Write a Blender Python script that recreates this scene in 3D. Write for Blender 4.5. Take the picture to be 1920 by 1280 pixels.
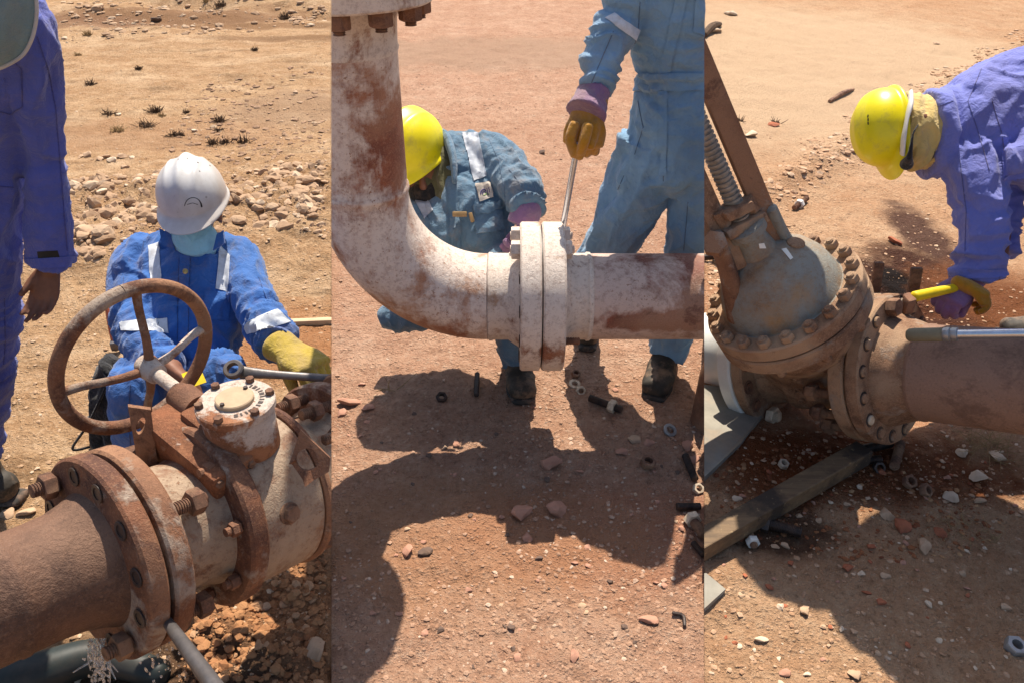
import bpy, bmesh, math, random
import numpy as np
from mathutils import Vector, Matrix
random.seed(7); RS = np.random.RandomState(11)
for o in list(bpy.data.objects): bpy.data.objects.remove(o)
S = bpy.context.scene; COL = S.collection
# ------------------------------------------------------------------ camera, world, sun, exposure
PITCH = math.radians(32); F = 1500.0; EYE = 1.6
cs, sn = math.cos(PITCH), math.sin(PITCH)
cam = bpy.data.cameras.new('camera'); co = bpy.data.objects.new('camera', cam); COL.objects.link(co)
cam.sensor_width = 36; cam.lens = 36*F/1920; cam.clip_start = .05; cam.clip_end = 2000
co.location = (0, 0, EYE); co.rotation_euler = (math.pi/2-PITCH, 0, 0); S.camera = co
SUN_EL, SUN_AZ = math.radians(60), math.radians(6)
W = bpy.data.worlds.new('World'); S.world = W; W.use_nodes = True
wn = W.node_tree; sky = wn.nodes.new('ShaderNodeTexSky'); sky.sky_type = 'NISHITA'; sky.sun_disc = False
sky.sun_elevation = SUN_EL; sky.sun_rotation = SUN_AZ; sky.dust_density = 2.0
wn.links.new(sky.outputs[0], wn.nodes['Background'].inputs[0]); wn.nodes['Background'].inputs[1].default_value = .10
sl = bpy.data.lights.new('sun', 'SUN'); sl.energy = 5.0; sl.angle = math.radians(.5); sl.color = (1, .90, .76)
so = bpy.data.objects.new('sun', sl); COL.objects.link(so)
sdir = Vector((math.sin(SUN_AZ)*math.cos(SUN_EL), math.cos(SUN_AZ)*math.cos(SUN_EL), math.sin(SUN_EL)))
so.rotation_euler = (-sdir).to_track_quat('-Z', 'Y').to_euler(); so.location = sdir*20
S.view_settings.view_transform = 'Standard'; S.view_settings.look = 'None'
S.view_settings.exposure = 0.68; S.view_settings.gamma = 1; S.view_settings.use_curve_mapping = False
S.render.engine = 'CYCLES'

# ------------------------------------------------------------------ geometry helpers
V = Vector
RT, FW, UP = V((1, 0, 0)), V((0, cs, -sn)), V((0, sn, cs)); EYEP = V((0, 0, EYE))
def P(px, py, Z): return EYEP + RT*((px-960)/F*Z) + UP*(-(py-640)/F*Z) + FW*Z
def D(x, y, z): return (RT*x + UP*y + FW*z).normalized()          # a direction given right / up / away
ML, MR = (621.5-960)/F, (1320.5-960)/F                             # where the neighbouring plots meet

_pt = RS.permutation(512); _gr = RS.normal(size=(512, 3)); _gr /= np.linalg.norm(_gr, axis=1)[:, None]
def noise(p):
    p = np.asarray(p, float); i = np.floor(p).astype(int); f = p-i; u = f*f*f*(f*(f*6-15)+10); r = 0
    for a in (0, 1):
        for b in (0, 1):
            for c in (0, 1):
                h = _pt[(_pt[(_pt[(i[:, 0]+a) & 511]+i[:, 1]+b) & 511]+i[:, 2]+c) & 511]
                d = ((f-np.array((a, b, c)))*_gr[h]).sum(1)
                r = r + d*(u[:, 0] if a else 1-u[:, 0])*(u[:, 1] if b else 1-u[:, 1])*(u[:, 2] if c else 1-u[:, 2])
    return r*1.6
def fbm(p, o=4, g=.5):
    s, a = 0, 1
    for k in range(o): s = s+a*noise(p*(2.03**k)+17.3*k); a *= g
    return s

# ------------------------------------------------------------------ materials
class NT:
    def __init__(s, name, rough=.8):
        s.m = bpy.data.materials.new(name); s.m.use_nodes = True; s.n = s.m.node_tree.nodes; s.l = s.m.node_tree.links
        s.b = s.n['Principled BSDF']; s.b.inputs['Roughness'].default_value = rough; s.b.inputs['Specular IOR Level'].default_value = .3
        s.tc = s.n.new('ShaderNodeTexCoord').outputs['Object']; s.geo = s.n.new('ShaderNodeNewGeometry')
    def noise(s, sc, det=6, ro=.6, co=None, dist=0):
        t = s.n.new('ShaderNodeTexNoise'); t.inputs['Scale'].default_value = sc; t.inputs['Detail'].default_value = det
        t.inputs['Roughness'].default_value = ro; t.inputs['Distortion'].default_value = dist; s.l.new(co or s.tc, t.inputs['Vector']); return t.outputs['Fac']
    def voro(s, sc, co=None, feat='F1'):
        t = s.n.new('ShaderNodeTexVoronoi'); t.inputs['Scale'].default_value = sc; t.feature = feat; s.l.new(co or s.tc, t.inputs['Vector']); return t.outputs['Distance']
    def ramp(s, f, a, b, ca=0., cb=1.):
        t = s.n.new('ShaderNodeMapRange'); t.clamp = True; t.inputs[1].default_value = a; t.inputs[2].default_value = b
        t.inputs[3].default_value = ca; t.inputs[4].default_value = cb; s.l.new(f, t.inputs[0]); return t.outputs[0]
    def mix(s, f, a, b):
        t = s.n.new('ShaderNodeMix'); t.data_type = 'RGBA'
        for k, x in ((0, f), (6, a), (7, b)):
            if isinstance(x, bpy.types.NodeSocket): s.l.new(x, t.inputs[k])
            elif k == 0: t.inputs[k].default_value = x
            else: t.inputs[k].default_value = (*x, 1)
        return t.outputs[2]
    def math(s, op, a, b=0.):
        t = s.n.new('ShaderNodeMath'); t.operation = op
        for k, x in ((0, a), (1, b)):
            if isinstance(x, bpy.types.NodeSocket): s.l.new(x, t.inputs[k])
            else: t.inputs[k].default_value = x
        return t.outputs[0]
    def scale(s, v):
        t = s.n.new('ShaderNodeVectorMath'); t.operation = 'MULTIPLY'; s.l.new(s.tc, t.inputs[0]); t.inputs[1].default_value = v; return t.outputs[0]
    def blob(s, c, r, soft=.35, dist=.35, sc=5):
        """irregular stain round a place on the ground, 1 inside"""
        t = s.n.new('ShaderNodeVectorMath'); t.operation = 'SUBTRACT'; s.l.new(s.geo.outputs['Position'], t.inputs[0]); t.inputs[1].default_value = c
        q = s.n.new('ShaderNodeVectorMath'); q.operation = 'DIVIDE'; s.l.new(t.outputs[0], q.inputs[0]); q.inputs[1].default_value = r
        l = s.n.new('ShaderNodeVectorMath'); l.operation = 'LENGTH'; s.l.new(q.outputs[0], l.inputs[0])
        n = s.math('MULTIPLY', s.math('SUBTRACT', s.noise(sc, 5, .6), .5), dist*4)
        return s.ramp(s.math('ADD', l.outputs['Value'], n), 1-soft, 1+soft*.3, 1, 0)
    def out(s, col, bump=None, st=.4, dist=.01, rough=None):
        if isinstance(col, bpy.types.NodeSocket): s.l.new(col, s.b.inputs['Base Color'])
        else: s.b.inputs['Base Color'].default_value = (*col, 1)
        if bump is not None:
            t = s.n.new('ShaderNodeBump'); t.inputs['Strength'].default_value = st; t.inputs['Distance'].default_value = dist
            s.l.new(bump, t.inputs['Height']); s.l.new(t.outputs[0], s.b.inputs['Normal'])
        if rough is not None: s.l.new(rough, s.b.inputs['Roughness'])
        return s.m
def mat_rust(name, paint, cover, ra=(.20, .075, .035), rb=(.075, .032, .02), rc=(.34, .17, .085), sc=7., rough=.75, sh=.035, speck=.5, stains=(), run=0):
    """worn paint (cover = share of it left) over rust of three tones, dusty"""
    t = NT(name, rough)
    n1 = t.noise(sc, 10, .68, dist=.25); n2 = t.noise(sc*2.7, 8, .7); n3 = t.noise(sc*24, 4, .7); n4 = t.noise(sc*.6, 3, .5)
    rust = t.mix(t.ramp(n2, .40, .62), ra, rb); rust = t.mix(t.ramp(n4, .44, .60, 0, .85), rust, rc); rust = t.mix(t.ramp(t.noise(sc*1.3, 9, .75, dist=.6), .54, .60, 0, .7), rust, rb)
    rust = t.mix(t.ramp(n3, .52, .70, 0, .6), rust, rc); n5 = t.noise(sc*60, 3, .8); rust = t.mix(t.ramp(n5, .56, .70, 0, .32), rust, tuple(min(1, 1.5*q) for q in rc)); rust = t.mix(t.ramp(n5, .44, .34, 0, .35), rust, tuple(.6*q for q in rb))
    lo = .5+(cover-.5)*.42
    if run: n1 = t.math('ADD', n1, t.math('MULTIPLY', t.math('SUBTRACT', t.noise(sc*1.6, 8, .75, t.scale((1, 1, .22))), .5), run))
    for cen, rad, k, *o_ in stains: n1 = t.math('ADD', n1, t.math('MULTIPLY', t.blob(cen, rad, .9, *(o_ or (.3, 6))), k))
    m = t.ramp(n1, lo-sh, lo+sh, 1, 0)
    sp = t.ramp(n3, .66-.12*speck, .70-.12*speck, 0, 1); m = t.math('MULTIPLY', m, t.math('SUBTRACT', 1., t.math('MULTIPLY', sp, t.ramp(n2, .38, .6, .1, 1))))
    p2 = t.mix(t.ramp(n2, .35, .7, 0, .45), paint, tuple(.55*a+.45*b for a, b in zip(paint, rc)))
    p2 = t.mix(t.ramp(t.noise(sc*9, 6, .8), .5, .62, 0, .35), p2, rb)
    c = t.mix(m, rust, p2) if cover > 0 else rust
    h = t.math('ADD', t.math('ADD', t.math('MULTIPLY', n3, .6), t.math('MULTIPLY', n5, .45)), t.math('ADD', t.math('MULTIPLY', n2, .5), t.math('MULTIPLY', m, .35) if cover > 0 else 0.))
    return t.out(c, h, .8, .006, t.ramp(n2, .3, .7, rough-.18, rough+.1))
def mat_cloth(name, c, dirt=(.20, .13, .09), amt=.25, dark=.72):
    t = NT(name, .88); n = t.noise(6, 5, .6); n2 = t.noise(23, 6, .65); w = t.noise(420, 2, .5)
    a = t.mix(t.ramp(n, .35, .65), c, tuple(x*dark for x in c)); a = t.mix(t.ramp(n2, .54, .74, 0, amt*1.4), a, dirt); a = t.mix(t.ramp(t.noise(3.1, 8, .75), .52, .72, 0, min(.55, amt*1.6)), a, (.36, .25, .17)); a = t.mix(t.ramp(t.noise(47, 5, .8), .64, .70, 0, amt), a, (.06, .045, .04))
    t.b.inputs['Sheen Weight'].default_value = .25; t.b.inputs['Sheen Roughness'].default_value = .6; t.b.inputs['Specular IOR Level'].default_value = .12
    h = t.math('ADD', t.math('MULTIPLY', w, .12), t.math('ADD', t.math('MULTIPLY', t.noise(38, 4, .55, dist=1.2), .5), t.noise(13, 3, .5, dist=.8)))
    return t.out(a, h, .6, .02)
def mat_plain(name, c, rough=.6, var=.18, sc=18, bump=.25, dirt=None, amt=.4, metal=0.):
    t = NT(name, rough); n = t.noise(sc, 7, .65); n2 = t.noise(sc*5, 4, .6)
    a = t.mix(t.ramp(n, .3, .7), tuple(x*(1+var) for x in c), tuple(x*(1-var*1.6) for x in c))
    if dirt: a = t.mix(t.ramp(t.noise(sc*.7, 8, .72), .5, .66, 0, amt), a, dirt)
    t.b.inputs['Metallic'].default_value = metal
    return t.out(a, t.math('ADD', n, t.math('MULTIPLY', n2, .4)), bump, .003)
def mat_stone(name, a, b, c):
    t = NT(name, .92); r = t.geo.outputs['Random Per Island']; x = t.mix(t.ramp(r, 0, .55), a, b); x = t.mix(t.ramp(r, .78, 1.), x, c)
    n = t.noise(28, 7, .7); x = t.mix(t.ramp(n, .35, .75, 0, .5), x, tuple(q*.5 for q in a))
    return t.out(x, t.math('ADD', n, t.noise(160, 3, .6)), .6, .004)
M = {}
M['rust_dark'] = mat_rust('dark brown rusty steel', (.3, .2, .14), 0, (.22, .10, .055), (.11, .055, .038), (.32, .17, .1), 8)
M['rust_bright'] = mat_rust('orange brown rust with grey paint', (.36, .29, .23), .30, (.21, .085, .042), (.09, .04, .028), (.34, .18, .10), 6)
M['rust_body'] = mat_rust('grey cream painted valve body with rust', (.37, .28, .20), .62, (.24, .09, .04), (.13, .06, .04), (.36, .2, .11), 5, .62)
M['rust_gear'] = mat_rust('white paint peeling off rust', (.60, .52, .45), .60, (.27, .10, .045), (.15, .06, .03), (.42, .2, .1), 9, stains=((P(430, 860, 1.50), (.3, .3, .055), .28), (P(340, 780, 1.55), (.06, .06, .08), .12)))
M['gear_plate'] = mat_plain('dusty pale painted lid', (.42, .31, .2), .7, .12, 30)
M['pipe_brown'] = mat_rust('evenly rusted brown pipe', (.2, .12, .08), 0, (.22, .125, .088), (.15, .085, .06), (.32, .19, .13), 3, .66)
M['pipe_left'] = mat_rust('orange brown rusted pipe', (.2, .12, .08), 0, (.145, .073, .045), (.08, .043, .03), (.22, .125, .08), 4, .68)  # rust tones darkened to stand in for a hand's shadow
M['pipe_cream'] = mat_rust('cream paint flaking over red rust', (.77, .66, .57), .80, (.33, .105, .05), (.21, .07, .042), (.50, .28, .17), 5.5, .5, .06, .6, run=.5, stains=((P(690, 240, 2.0), (.17, .3, .2), .17), (P(640, 440, 2.2), (.1, .3, .18), .18), (P(800, 620, 2.3), (.26, .3, .07), .2), (P(700, 590, 2.3), (.14, .3, .10), .17), (P(745, 300, 2.1), (.05, .3, .22), .14), (P(630, 130, 2.0), (.06, .2, .08), .1)))
M['pipe_cream_clean'] = mat_rust('cream paint with rust stains', (.76, .66, .57), .80, (.33, .13, .07), (.19, .075, .045), (.50, .33, .22), 7, .5, .04, .35, run=.3, stains=((P(1000, 670, 2.2), (.12, .3, .07), .2), (P(740, 30, 1.9), (.1, .3, .05), .1)))
M['pipe_cream_right'] = mat_rust('dull cream paint over maroon rust', (.60, .46, .39), .66, (.24, .07, .045), (.13, .05, .035), (.36, .21, .14), 5, .5, .05, .5, run=.15, stains=((P(1220, 610, 2.22), (.25, .3, .035), .25), (P(1300, 560, 2.2), (.06, .3, .14), .12), (P(1200, 485, 2.3), (.3, .3, .05), .1)))
M['valve_grey'] = mat_rust('grey paint with ochre rust patches', (.27, .28, .255), .68, (.36, .19, .075), (.17, .085, .04), (.38, .24, .12), 6, .6, .1)
M['valve_rust'] = mat_rust('earth brown cast steel', (.34, .26, .2), .25, (.34, .185, .105), (.17, .09, .055), (.48, .32, .2), 9, .8)
M['stem'] = mat_plain('dusty threaded steel', (.30, .25, .2), .5, .3, 40, .3, (.2, .12, .07))
M['white_paint'] = mat_plain('white painted pipe', (.78, .76, .70), .4, .05, 9, .1, (.5, .4, .3), .25)
M['bolt'] = mat_rust('rusty bolt steel', (.3, .25, .2), .1, (.24, .115, .07), (.10, .055, .04), (.38, .22, .13), 22)
M['bolt_dark'] = mat_plain('dark oily steel', (.055, .04, .035), .45, .4, 40, .3, (.14, .07, .04), .5)
M['bolt_pale'] = mat_plain('pale scuffed bolt end', (.62, .5, .36), .6, .2, 60, .3, (.3, .17, .09), .5)
M['zinc'] = mat_plain('grey galvanised steel', (.42, .44, .45), .38, .15, 20, .1, (.25, .2, .16), .4, .6)
M['chrome'] = mat_plain('polished steel shaft', (.62, .66, .72), .25, .08, 20, .08, (.3, .26, .22), .3, .85)
M['iron'] = mat_plain('dark forged steel', (.14, .13, .13), .42, .25, 24, .2, (.25, .19, .14), .35, .5)
M['blue'] = mat_cloth('royal blue coverall cotton', (.035, .14, .44))
M['indigo'] = mat_cloth('indigo coverall cotton', (.085, .11, .42), (.15, .1, .14), .15)
M['steel_blue'] = mat_cloth('faded pale blue coverall cotton', (.20, .36, .54), (.26, .25, .25), .13)
M['steel_shaded'] = mat_cloth('dusty faded blue cotton with shade in its colour', (.105, .20, .30), (.24, .2, .18), .35)  # darker copy of the pale blue; the croucher's shade put into colour
M['violet'] = mat_cloth('violet blue coverall cotton', (.17, .20, .58), (.2, .18, .25), .08, .86)
M['indigo_dark'] = mat_cloth('indigo stitching', (.05, .06, .27)); M['blue_dark'] = mat_cloth('blue stitching', (.02, .08, .27)); M['pale_dark'] = mat_cloth('pale blue stitching', (.09, .17, .27)); M['violet_dark'] = mat_cloth('violet stitching', (.10, .12, .38))
M['flap'] = mat_cloth('grey green fabric', (.17, .26, .29), (.2, .2, .2), .12)
M['trim'] = mat_cloth('pale piping', (.5, .5, .5))
M['reflect'] = mat_plain('grey reflective tape', (.56, .60, .66), .5, .1, 60, .35, (.4, .36, .32), .35)
M['reflect_dim'] = mat_plain('worn grey reflective tape', (.36, .40, .47), .55, .1, 60, .35, (.3, .28, .27), .4)
M['skin'] = mat_plain('brown skin', (.20, .09, .055), .55, .15, 30, .15)
M['mask'] = mat_cloth('light blue face mask', (.34, .66, .76), (.4, .5, .5), .05, .9)
M['black'] = mat_cloth('black cloth', (.012, .012, .014))
M['scarf'] = mat_cloth('olive brown neck scarf', (.12, .115, .05))
M['hood'] = mat_cloth('pale yellow balaclava', (.70, .52, .19), (.5, .36, .15), .2)
M['glove_yellow'] = mat_cloth('mustard work glove', (.46, .33, .035), (.25, .17, .06), .5)
M['glove_orange'] = mat_cloth('orange leather glove palm', (.50, .23, .012), (.22, .1, .02), .5)
M['glove_purple'] = mat_cloth('purple striped glove back', (.26, .14, .28), (.35, .25, .3), .4)
M['boot'] = mat_plain('scuffed dark leather boot', (.05, .043, .035), .7, .35, 16, .5, (.26, .17, .11), .8)
M['sole'] = mat_plain('boot sole rubber', (.045, .04, .035), .8, .3, 30, .3, (.3, .18, .12), .5)
t = NT('white scuffed helmet plastic', .42); n = t.noise(26, 6, .7)
sp = t.ramp(t.voro(38), .10, .13, 1, 0); sp = t.math('MULTIPLY', sp, t.ramp(t.noise(9, 2, .5), .46, .52))
c = t.mix(t.ramp(n, .4, .75, 0, .5), (.60, .60, .60), (.40, .375, .35)); c = t.mix(t.ramp(t.noise(7, 3, .5), .45, .65, 0, .7), c, (.46, .40, .36)); c = t.mix(t.ramp(t.noise(90, 5, .8, t.scale((1, 4, 1))), .62, .68, 0, .6), c, (.2, .18, .17))
M['helmet_white'] = t.out(t.mix(sp, c, (.05, .04, .04)), n, .1, .002)
M['helmet_yellow'] = mat_plain('yellow helmet plastic', (.84, .72, .0), .36, .05, 22, .06, (.42, .34, .08), .5)
M['helmet_yellow'].node_tree.nodes['Principled BSDF'].inputs['Specular IOR Level'].default_value = .5
M['wood'] = None
t = NT('weathered oily wood', .7); g = t.noise(7, 8, .7, t.scale((1, 12, 12))); d = t.noise(3.2, 6, .65)
c = t.mix(t.ramp(g, .35, .7), (.20, .13, .07), (.10, .065, .04)); c = t.mix(t.ramp(d, .46, .56, 0, .9), c, (.033, .026, .022)); c = t.mix(t.ramp(t.noise(60, 4, .7), .62, .72, 0, .6), c, (.45, .33, .17))
M['wood'] = t.out(c, g, .5, .004)
M['lath'] = mat_plain('pale timber', (.55, .40, .25), .8, .12, 14, .2)
M['concrete'] = mat_plain('grey weathered slab', (.29, .27, .225), .85, .2, 7, .3, (.42, .3, .2), .5)
M['tyre'] = mat_plain('black rubber hose', (.022, .03, .03), .5, .2, 10, .2, (.1, .07, .05), .3)
M['yellow_paint'] = mat_plain('yellow grip', (.75, .55, .01), .5, .1, 30, .1)
M['red_paint'] = mat_plain('red painted handle', (.42, .10, .045), .5, .1, 30, .1, (.3, .2, .1))
M['plastic_clear'] = mat_plain('white plastic goggle frame', (.72, .70, .66), .3, .06, 20, .05)
M['straw'] = mat_plain('dry straw coloured stems', (.34, .23, .11), .9, .2, 30, .1)
M['twig'] = mat_plain('dark dry twigs', (.10, .06, .035), .9, .3, 30, .1)
M['logo_blue'] = mat_plain('navy print', (.05, .035, .16), .6, .05); M['logo_green'] = mat_plain('green print', (.16, .33, .08), .6, .05); M['badge'] = mat_plain('beige woven badge', (.52, .46, .40), .8, .08, 60)
M['ink'] = mat_plain('black print', (.02, .018, .016), .6, .1, 60)
M['stoneL'] = mat_stone('tan stones', (.38, .24, .14), (.48, .32, .20), (.64, .50, .36))
M['stoneM'] = mat_stone('pink brown stones', (.33, .19, .12), (.44, .27, .18), (.60, .46, .35))
M['stoneR'] = mat_stone('tan and pink stones', (.38, .215, .12), (.50, .32, .20), (.66, .51, .37))
M['rock_tan'] = mat_plain('tan limestone', (.46, .31, .20), .9, .2, 14, .6, (.28, .16, .09), .6)
M['rock_pale'] = mat_plain('pale limestone', (.60, .47, .34), .9, .15, 14, .6, (.4, .26, .16), .5)
M['rock_pink'] = mat_plain('pink sandstone', (.42, .22, .15), .9, .18, 14, .6, (.28, .13, .08), .5)
M['rock_red'] = mat_plain('red sandstone', (.36, .12, .06), .9, .18, 14, .6, (.22, .08, .05), .5)
M['rock_dark'] = mat_plain('dark shaley stone', (.13, .085, .065), .9, .2, 14, .6, (.3, .19, .12), .5)
t = NT('splashing water', .05); t.b.inputs['Transmission Weight'].default_value = .6; t.b.inputs['IOR'].default_value = 1.33; t.b.inputs['Transmission Weight'].default_value = .9; M['water'] = t.out((.9, .93, .95))

# ------------------------------------------------------------------ object helpers
def clip_arr(bm, org, m, keep_right):
    n = RT - FW*m; c = EYEP - org
    d = [(n.dot(v.co-c)) for v in bm.verts]
    if not d: return
    if keep_right and min(d) > 0: return
    if not keep_right and max(d) < 0: return
    r = bmesh.ops.bisect_plane(bm, geom=bm.verts[:]+bm.edges[:]+bm.faces[:], plane_co=c, plane_no=n, clear_inner=keep_right, clear_outer=not keep_right)
    ed = [e for e in r['geom_cut'] if isinstance(e, bmesh.types.BMEdge) and e.is_boundary]
    if ed:
        try: bmesh.ops.holes_fill(bm, edges=ed, sides=0)
        except Exception: pass
def clip_bm(bm, org, side):
    if side == 'L': clip_arr(bm, org, ML, False)
    elif side == 'R': clip_arr(bm, org, MR, True)
    elif side == 'M': clip_arr(bm, org, ML, True); clip_arr(bm, org, MR, False)
def props(o, label=None, cat=None, group=None, kind=None):
    for k, v in (('label', label), ('category', cat), ('group', group), ('kind', kind)):
        if v: o[k] = v
    return o
def thing(name, loc, label, cat, group=None):
    o = bpy.data.objects.new(name, None); o.empty_display_size = .05; COL.objects.link(o); o.location = loc
    return props(o, label, cat, group)
def root(o):
    while o.parent: o = o.parent
    return o
def link(name, me, mat, parent, loc):
    ob = bpy.data.objects.new(name, me); COL.objects.link(ob)
    if mat is not None:
        if isinstance(mat, str): mat = M[mat]
        me.materials.clear(); me.materials.append(mat)
    if parent: ob.parent = parent
    else: ob.location = loc
    return ob
def mk(name, geo, mat, parent=None, side=None, smooth=True, loc=None, sharp=40, label=None):
    """world-space geometry -> one mesh object; the origin is the thing's base"""
    vs, fs = geo; org = root(parent).location.copy() if parent else V(loc if loc is not None else (0, 0, 0))
    bm = bmesh.new(); bv = [bm.verts.new(V(v)-org) for v in vs]
    for f in fs:
        try: bm.faces.new([bv[i] for i in f])
        except ValueError: pass
    if side: clip_bm(bm, org, side)
    bmesh.ops.recalc_face_normals(bm, faces=bm.faces[:])
    me = bpy.data.meshes.new(name); bm.to_mesh(me); bm.free()
    if smooth:
        for p in me.polygons: p.use_smooth = True
        me.set_sharp_from_angle(angle=math.radians(sharp))
    o = link(name, me, mat, parent, org)
    if label: o['label'] = label
    return o
def join(*gs):
    vs, fs = [], []
    for g in gs:
        b = len(vs); vs += [V(v) for v in g[0]]; fs += [[i+b for i in f] for f in g[1]]
    return vs, fs
def frame(ax, hint=None):
    ax = V(ax).normalized(); h = V(hint) if hint is not None else (V((0, 0, 1)) if abs(ax.z) < .9 else V((0, 1, 0)))
    s = (h - ax*h.dot(ax)).normalized(); return ax, s, ax.cross(s)
def rings(rs, closed_ends=True):
    vs, fs, n = [], [], len(rs[0])
    for r in rs: vs += r
    for i in range(len(rs)-1):
        for j in range(n): fs.append((i*n+j, i*n+(j+1) % n, (i+1)*n+(j+1) % n, (i+1)*n+j))
    if closed_ends: fs.append(tuple(range(n))[::-1]); fs.append(tuple((len(rs)-1)*n+j for j in range(n)))
    return vs, fs
def lathe(c, ax, prof, n=64, hint=None, fx=None):
    """prof: (distance along axis, radius)"""
    ax, s, t_ = frame(ax, hint); c = V(c); rs = []
    for h, r in prof: rs.append([c+ax*h+s*(r*math.cos(a))+t_*(r*math.sin(a)) for a in (2*math.pi*k/n for k in range(n))])
    return rings(rs)
def cyl(a, b, r, r2=None, n=24, ch=0):
    a, b = V(a), V(b); L = (b-a).length; r2 = r if r2 is None else r2
    p = [(0, r), (L, r2)] if not ch else [(0, r-ch), (ch, r), (L-ch, r2), (L, r2-ch)]
    return lathe(a, b-a, p, n)
def ring(c, ax, ro, ri, th, n=64, ch=.004):
    """flat annulus with thickness"""
    ax, s, t_ = frame(ax); c = V(c); pr = [(0, ri), (0, ro-ch), (ch, ro), (th-ch, ro), (th, ro-ch), (th, ri)]
    rs = [[c+ax*h+s*(r*math.cos(a))+t_*(r*math.sin(a)) for a in (2*math.pi*k/n for k in range(n))] for h, r in pr]
    vs, fs = rings(rs, False); m = len(pr)
    fs += [((m-1)*n+j, (m-1)*n+(j+1) % n, (j+1) % n, j) for j in range(n)]; return vs, fs
def box(c, x, y, z, sx, sy, sz, ch=0):
    c, x, y, z = V(c), V(x).normalized(), V(y).normalized(), V(z).normalized()
    bm = bmesh.new(); bmesh.ops.create_cube(bm, size=1)
    for v in bm.verts: v.co = V((v.co.x*sx, v.co.y*sy, v.co.z*sz))
    if ch: bmesh.ops.bevel(bm, geom=bm.edges[:], offset=ch, segments=2, affect='EDGES', profile=.5)
    bm.verts.ensure_lookup_table()
    g = ([c+x*v.co.x+y*v.co.y+z*v.co.z for v in bm.verts], [[v.index for v in f.verts] for f in bm.faces]); bm.free(); return g
def prism(poly, nrm, th):
    """poly: world points in order"""
    n = len(poly); q = [V(p) for p in poly]; d = V(nrm).normalized()*th
    return q+[p+d for p in q], [tuple(range(n))[::-1], tuple(range(n, 2*n))]+[(i, (i+1) % n, n+(i+1) % n, n+i) for i in range(n)]
def hexnut(c, ax, r, h, bore=0, hint=None):
    ax, s, t_ = frame(ax, hint); c = V(c); pr = [(0, .93), (.12*h, 1), (.88*h, 1), (h, .93)]
    rs = []
    for hh, k in pr: rs.append([c+ax*hh+s*(r*k*math.cos(a))+t_*(r*k*math.sin(a)) for a in (math.pi/3*(j+.5) for j in range(6))])
    if not bore: return rings(rs)
    vs, fs = rings(rs, False); n = 18; b = len(vs)
    for hh in (h, h*.5, 0): vs += [c+ax*hh+s*(bore*math.cos(a))+t_*(bore*math.sin(a)) for a in (2*math.pi*(j+1.5)/n for j in range(n))]
    for k in range(2):
        for j in range(n): fs.append((b+k*n+j, b+k*n+(j+1) % n, b+(k+1)*n+(j+1) % n, b+(k+1)*n+j))
    for j in range(6):
        for top, hb, ib in ((1, 18, b), (0, 0, b+2*n)):
            a0, a1 = hb+j, hb+(j+1) % 6
            for k in range(3): fs.append((a0, ib+(3*j+k) % n, ib+(3*j+k+1) % n))
            fs.append((a0, ib+(3*j+3) % n, a1))
    return vs, fs
def threaded(a, b, r, pitch=.004, n=16):
    a, b = V(a), V(b); L = (b-a).length; k = max(2, int(L/pitch)); pr = [(0, r*.8)]
    for i in range(k): pr += [(L*(i+.12)/k, r), (L*(i+.5)/k, r), (L*(i+.62)/k, r*.80), (L*(i+.98)/k, r*.80)]
    pr.append((L, r*.8)); return lathe(a, b-a, pr, n)
def cr(a, b, c, d, t): return .5*((2*b)+(c-a)*t+(2*a-5*b+4*c-d)*t*t+(3*b-a-3*c+d)*t*t*t)
def tube(pts, n=24, sub=6, hint=None, cap='round', wob=0, seed=0):
    """pts: (Vector, ra[, rb]) swept with smooth interpolation; ra lies along hint"""
    p = [(V(q[0]), q[1], q[2] if len(q) > 2 else q[1]) for q in pts]; cs_, ra, rb = [], [], []
    for i in range(len(p)-1):
        a, b, c, d = p[max(i-1, 0)], p[i], p[i+1], p[min(i+2, len(p)-1)]
        for k in range(sub+(i == len(p)-2)):
            t = k/sub; cs_.append(V([cr(a[0][j], b[0][j], c[0][j], d[0][j], t) for j in range(3)]))
            ra.append(max(.0005, cr(a[1], b[1], c[1], d[1], t))); rb.append(max(.0005, cr(a[2], b[2], c[2], d[2], t)))
    N = len(cs_); tan = [(cs_[min(i+1, N-1)]-cs_[max(i-1, 0)]).normalized() for i in range(N)]
    s = frame(tan[0], hint)[1]; R = []
    for i in range(N):
        s = (V(hint) if hint is not None and abs(V(hint).normalized().dot(tan[i])) < .93 else s); s = (s-tan[i]*s.dot(tan[i])).normalized(); u = tan[i].cross(s); R.append((s, u))
    rs = []
    def rg(i, off, k): return [cs_[i]+tan[i]*off+R[i][0]*(ra[i]*k*math.cos(a))+R[i][1]*(rb[i]*k*math.sin(a)) for a in (2*math.pi*j/n for j in range(n))]
    if cap == 'round':
        for a in (.25, .55, .85): rs.append(rg(0, -.8*min(ra[0], rb[0])*(1-a)**.7, math.sin(a*math.pi/2)))
    for i in range(N): rs.append(rg(i, 0, 1))
    if cap == 'round':
        for a in (.85, .55, .25): rs.append(rg(N-1, .8*min(ra[-1], rb[-1])*(1-a)**.7, math.sin(a*math.pi/2)))
    return rings(rs)
def ell(c, x, y, z, rx, ry, rz, n=24, m=14):
    c, x, y, z = V(c), V(x).normalized(), V(y).normalized(), V(z).normalized(); rs = []
    for i in range(1, m):
        a = math.pi*i/m; rs.append([c+z*(rz*math.cos(a))+(x*(rx*math.cos(b))+y*(ry*math.sin(b)))*math.sin(a) for b in (2*math.pi*k/n for k in range(n))])
    return rings(rs)
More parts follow.
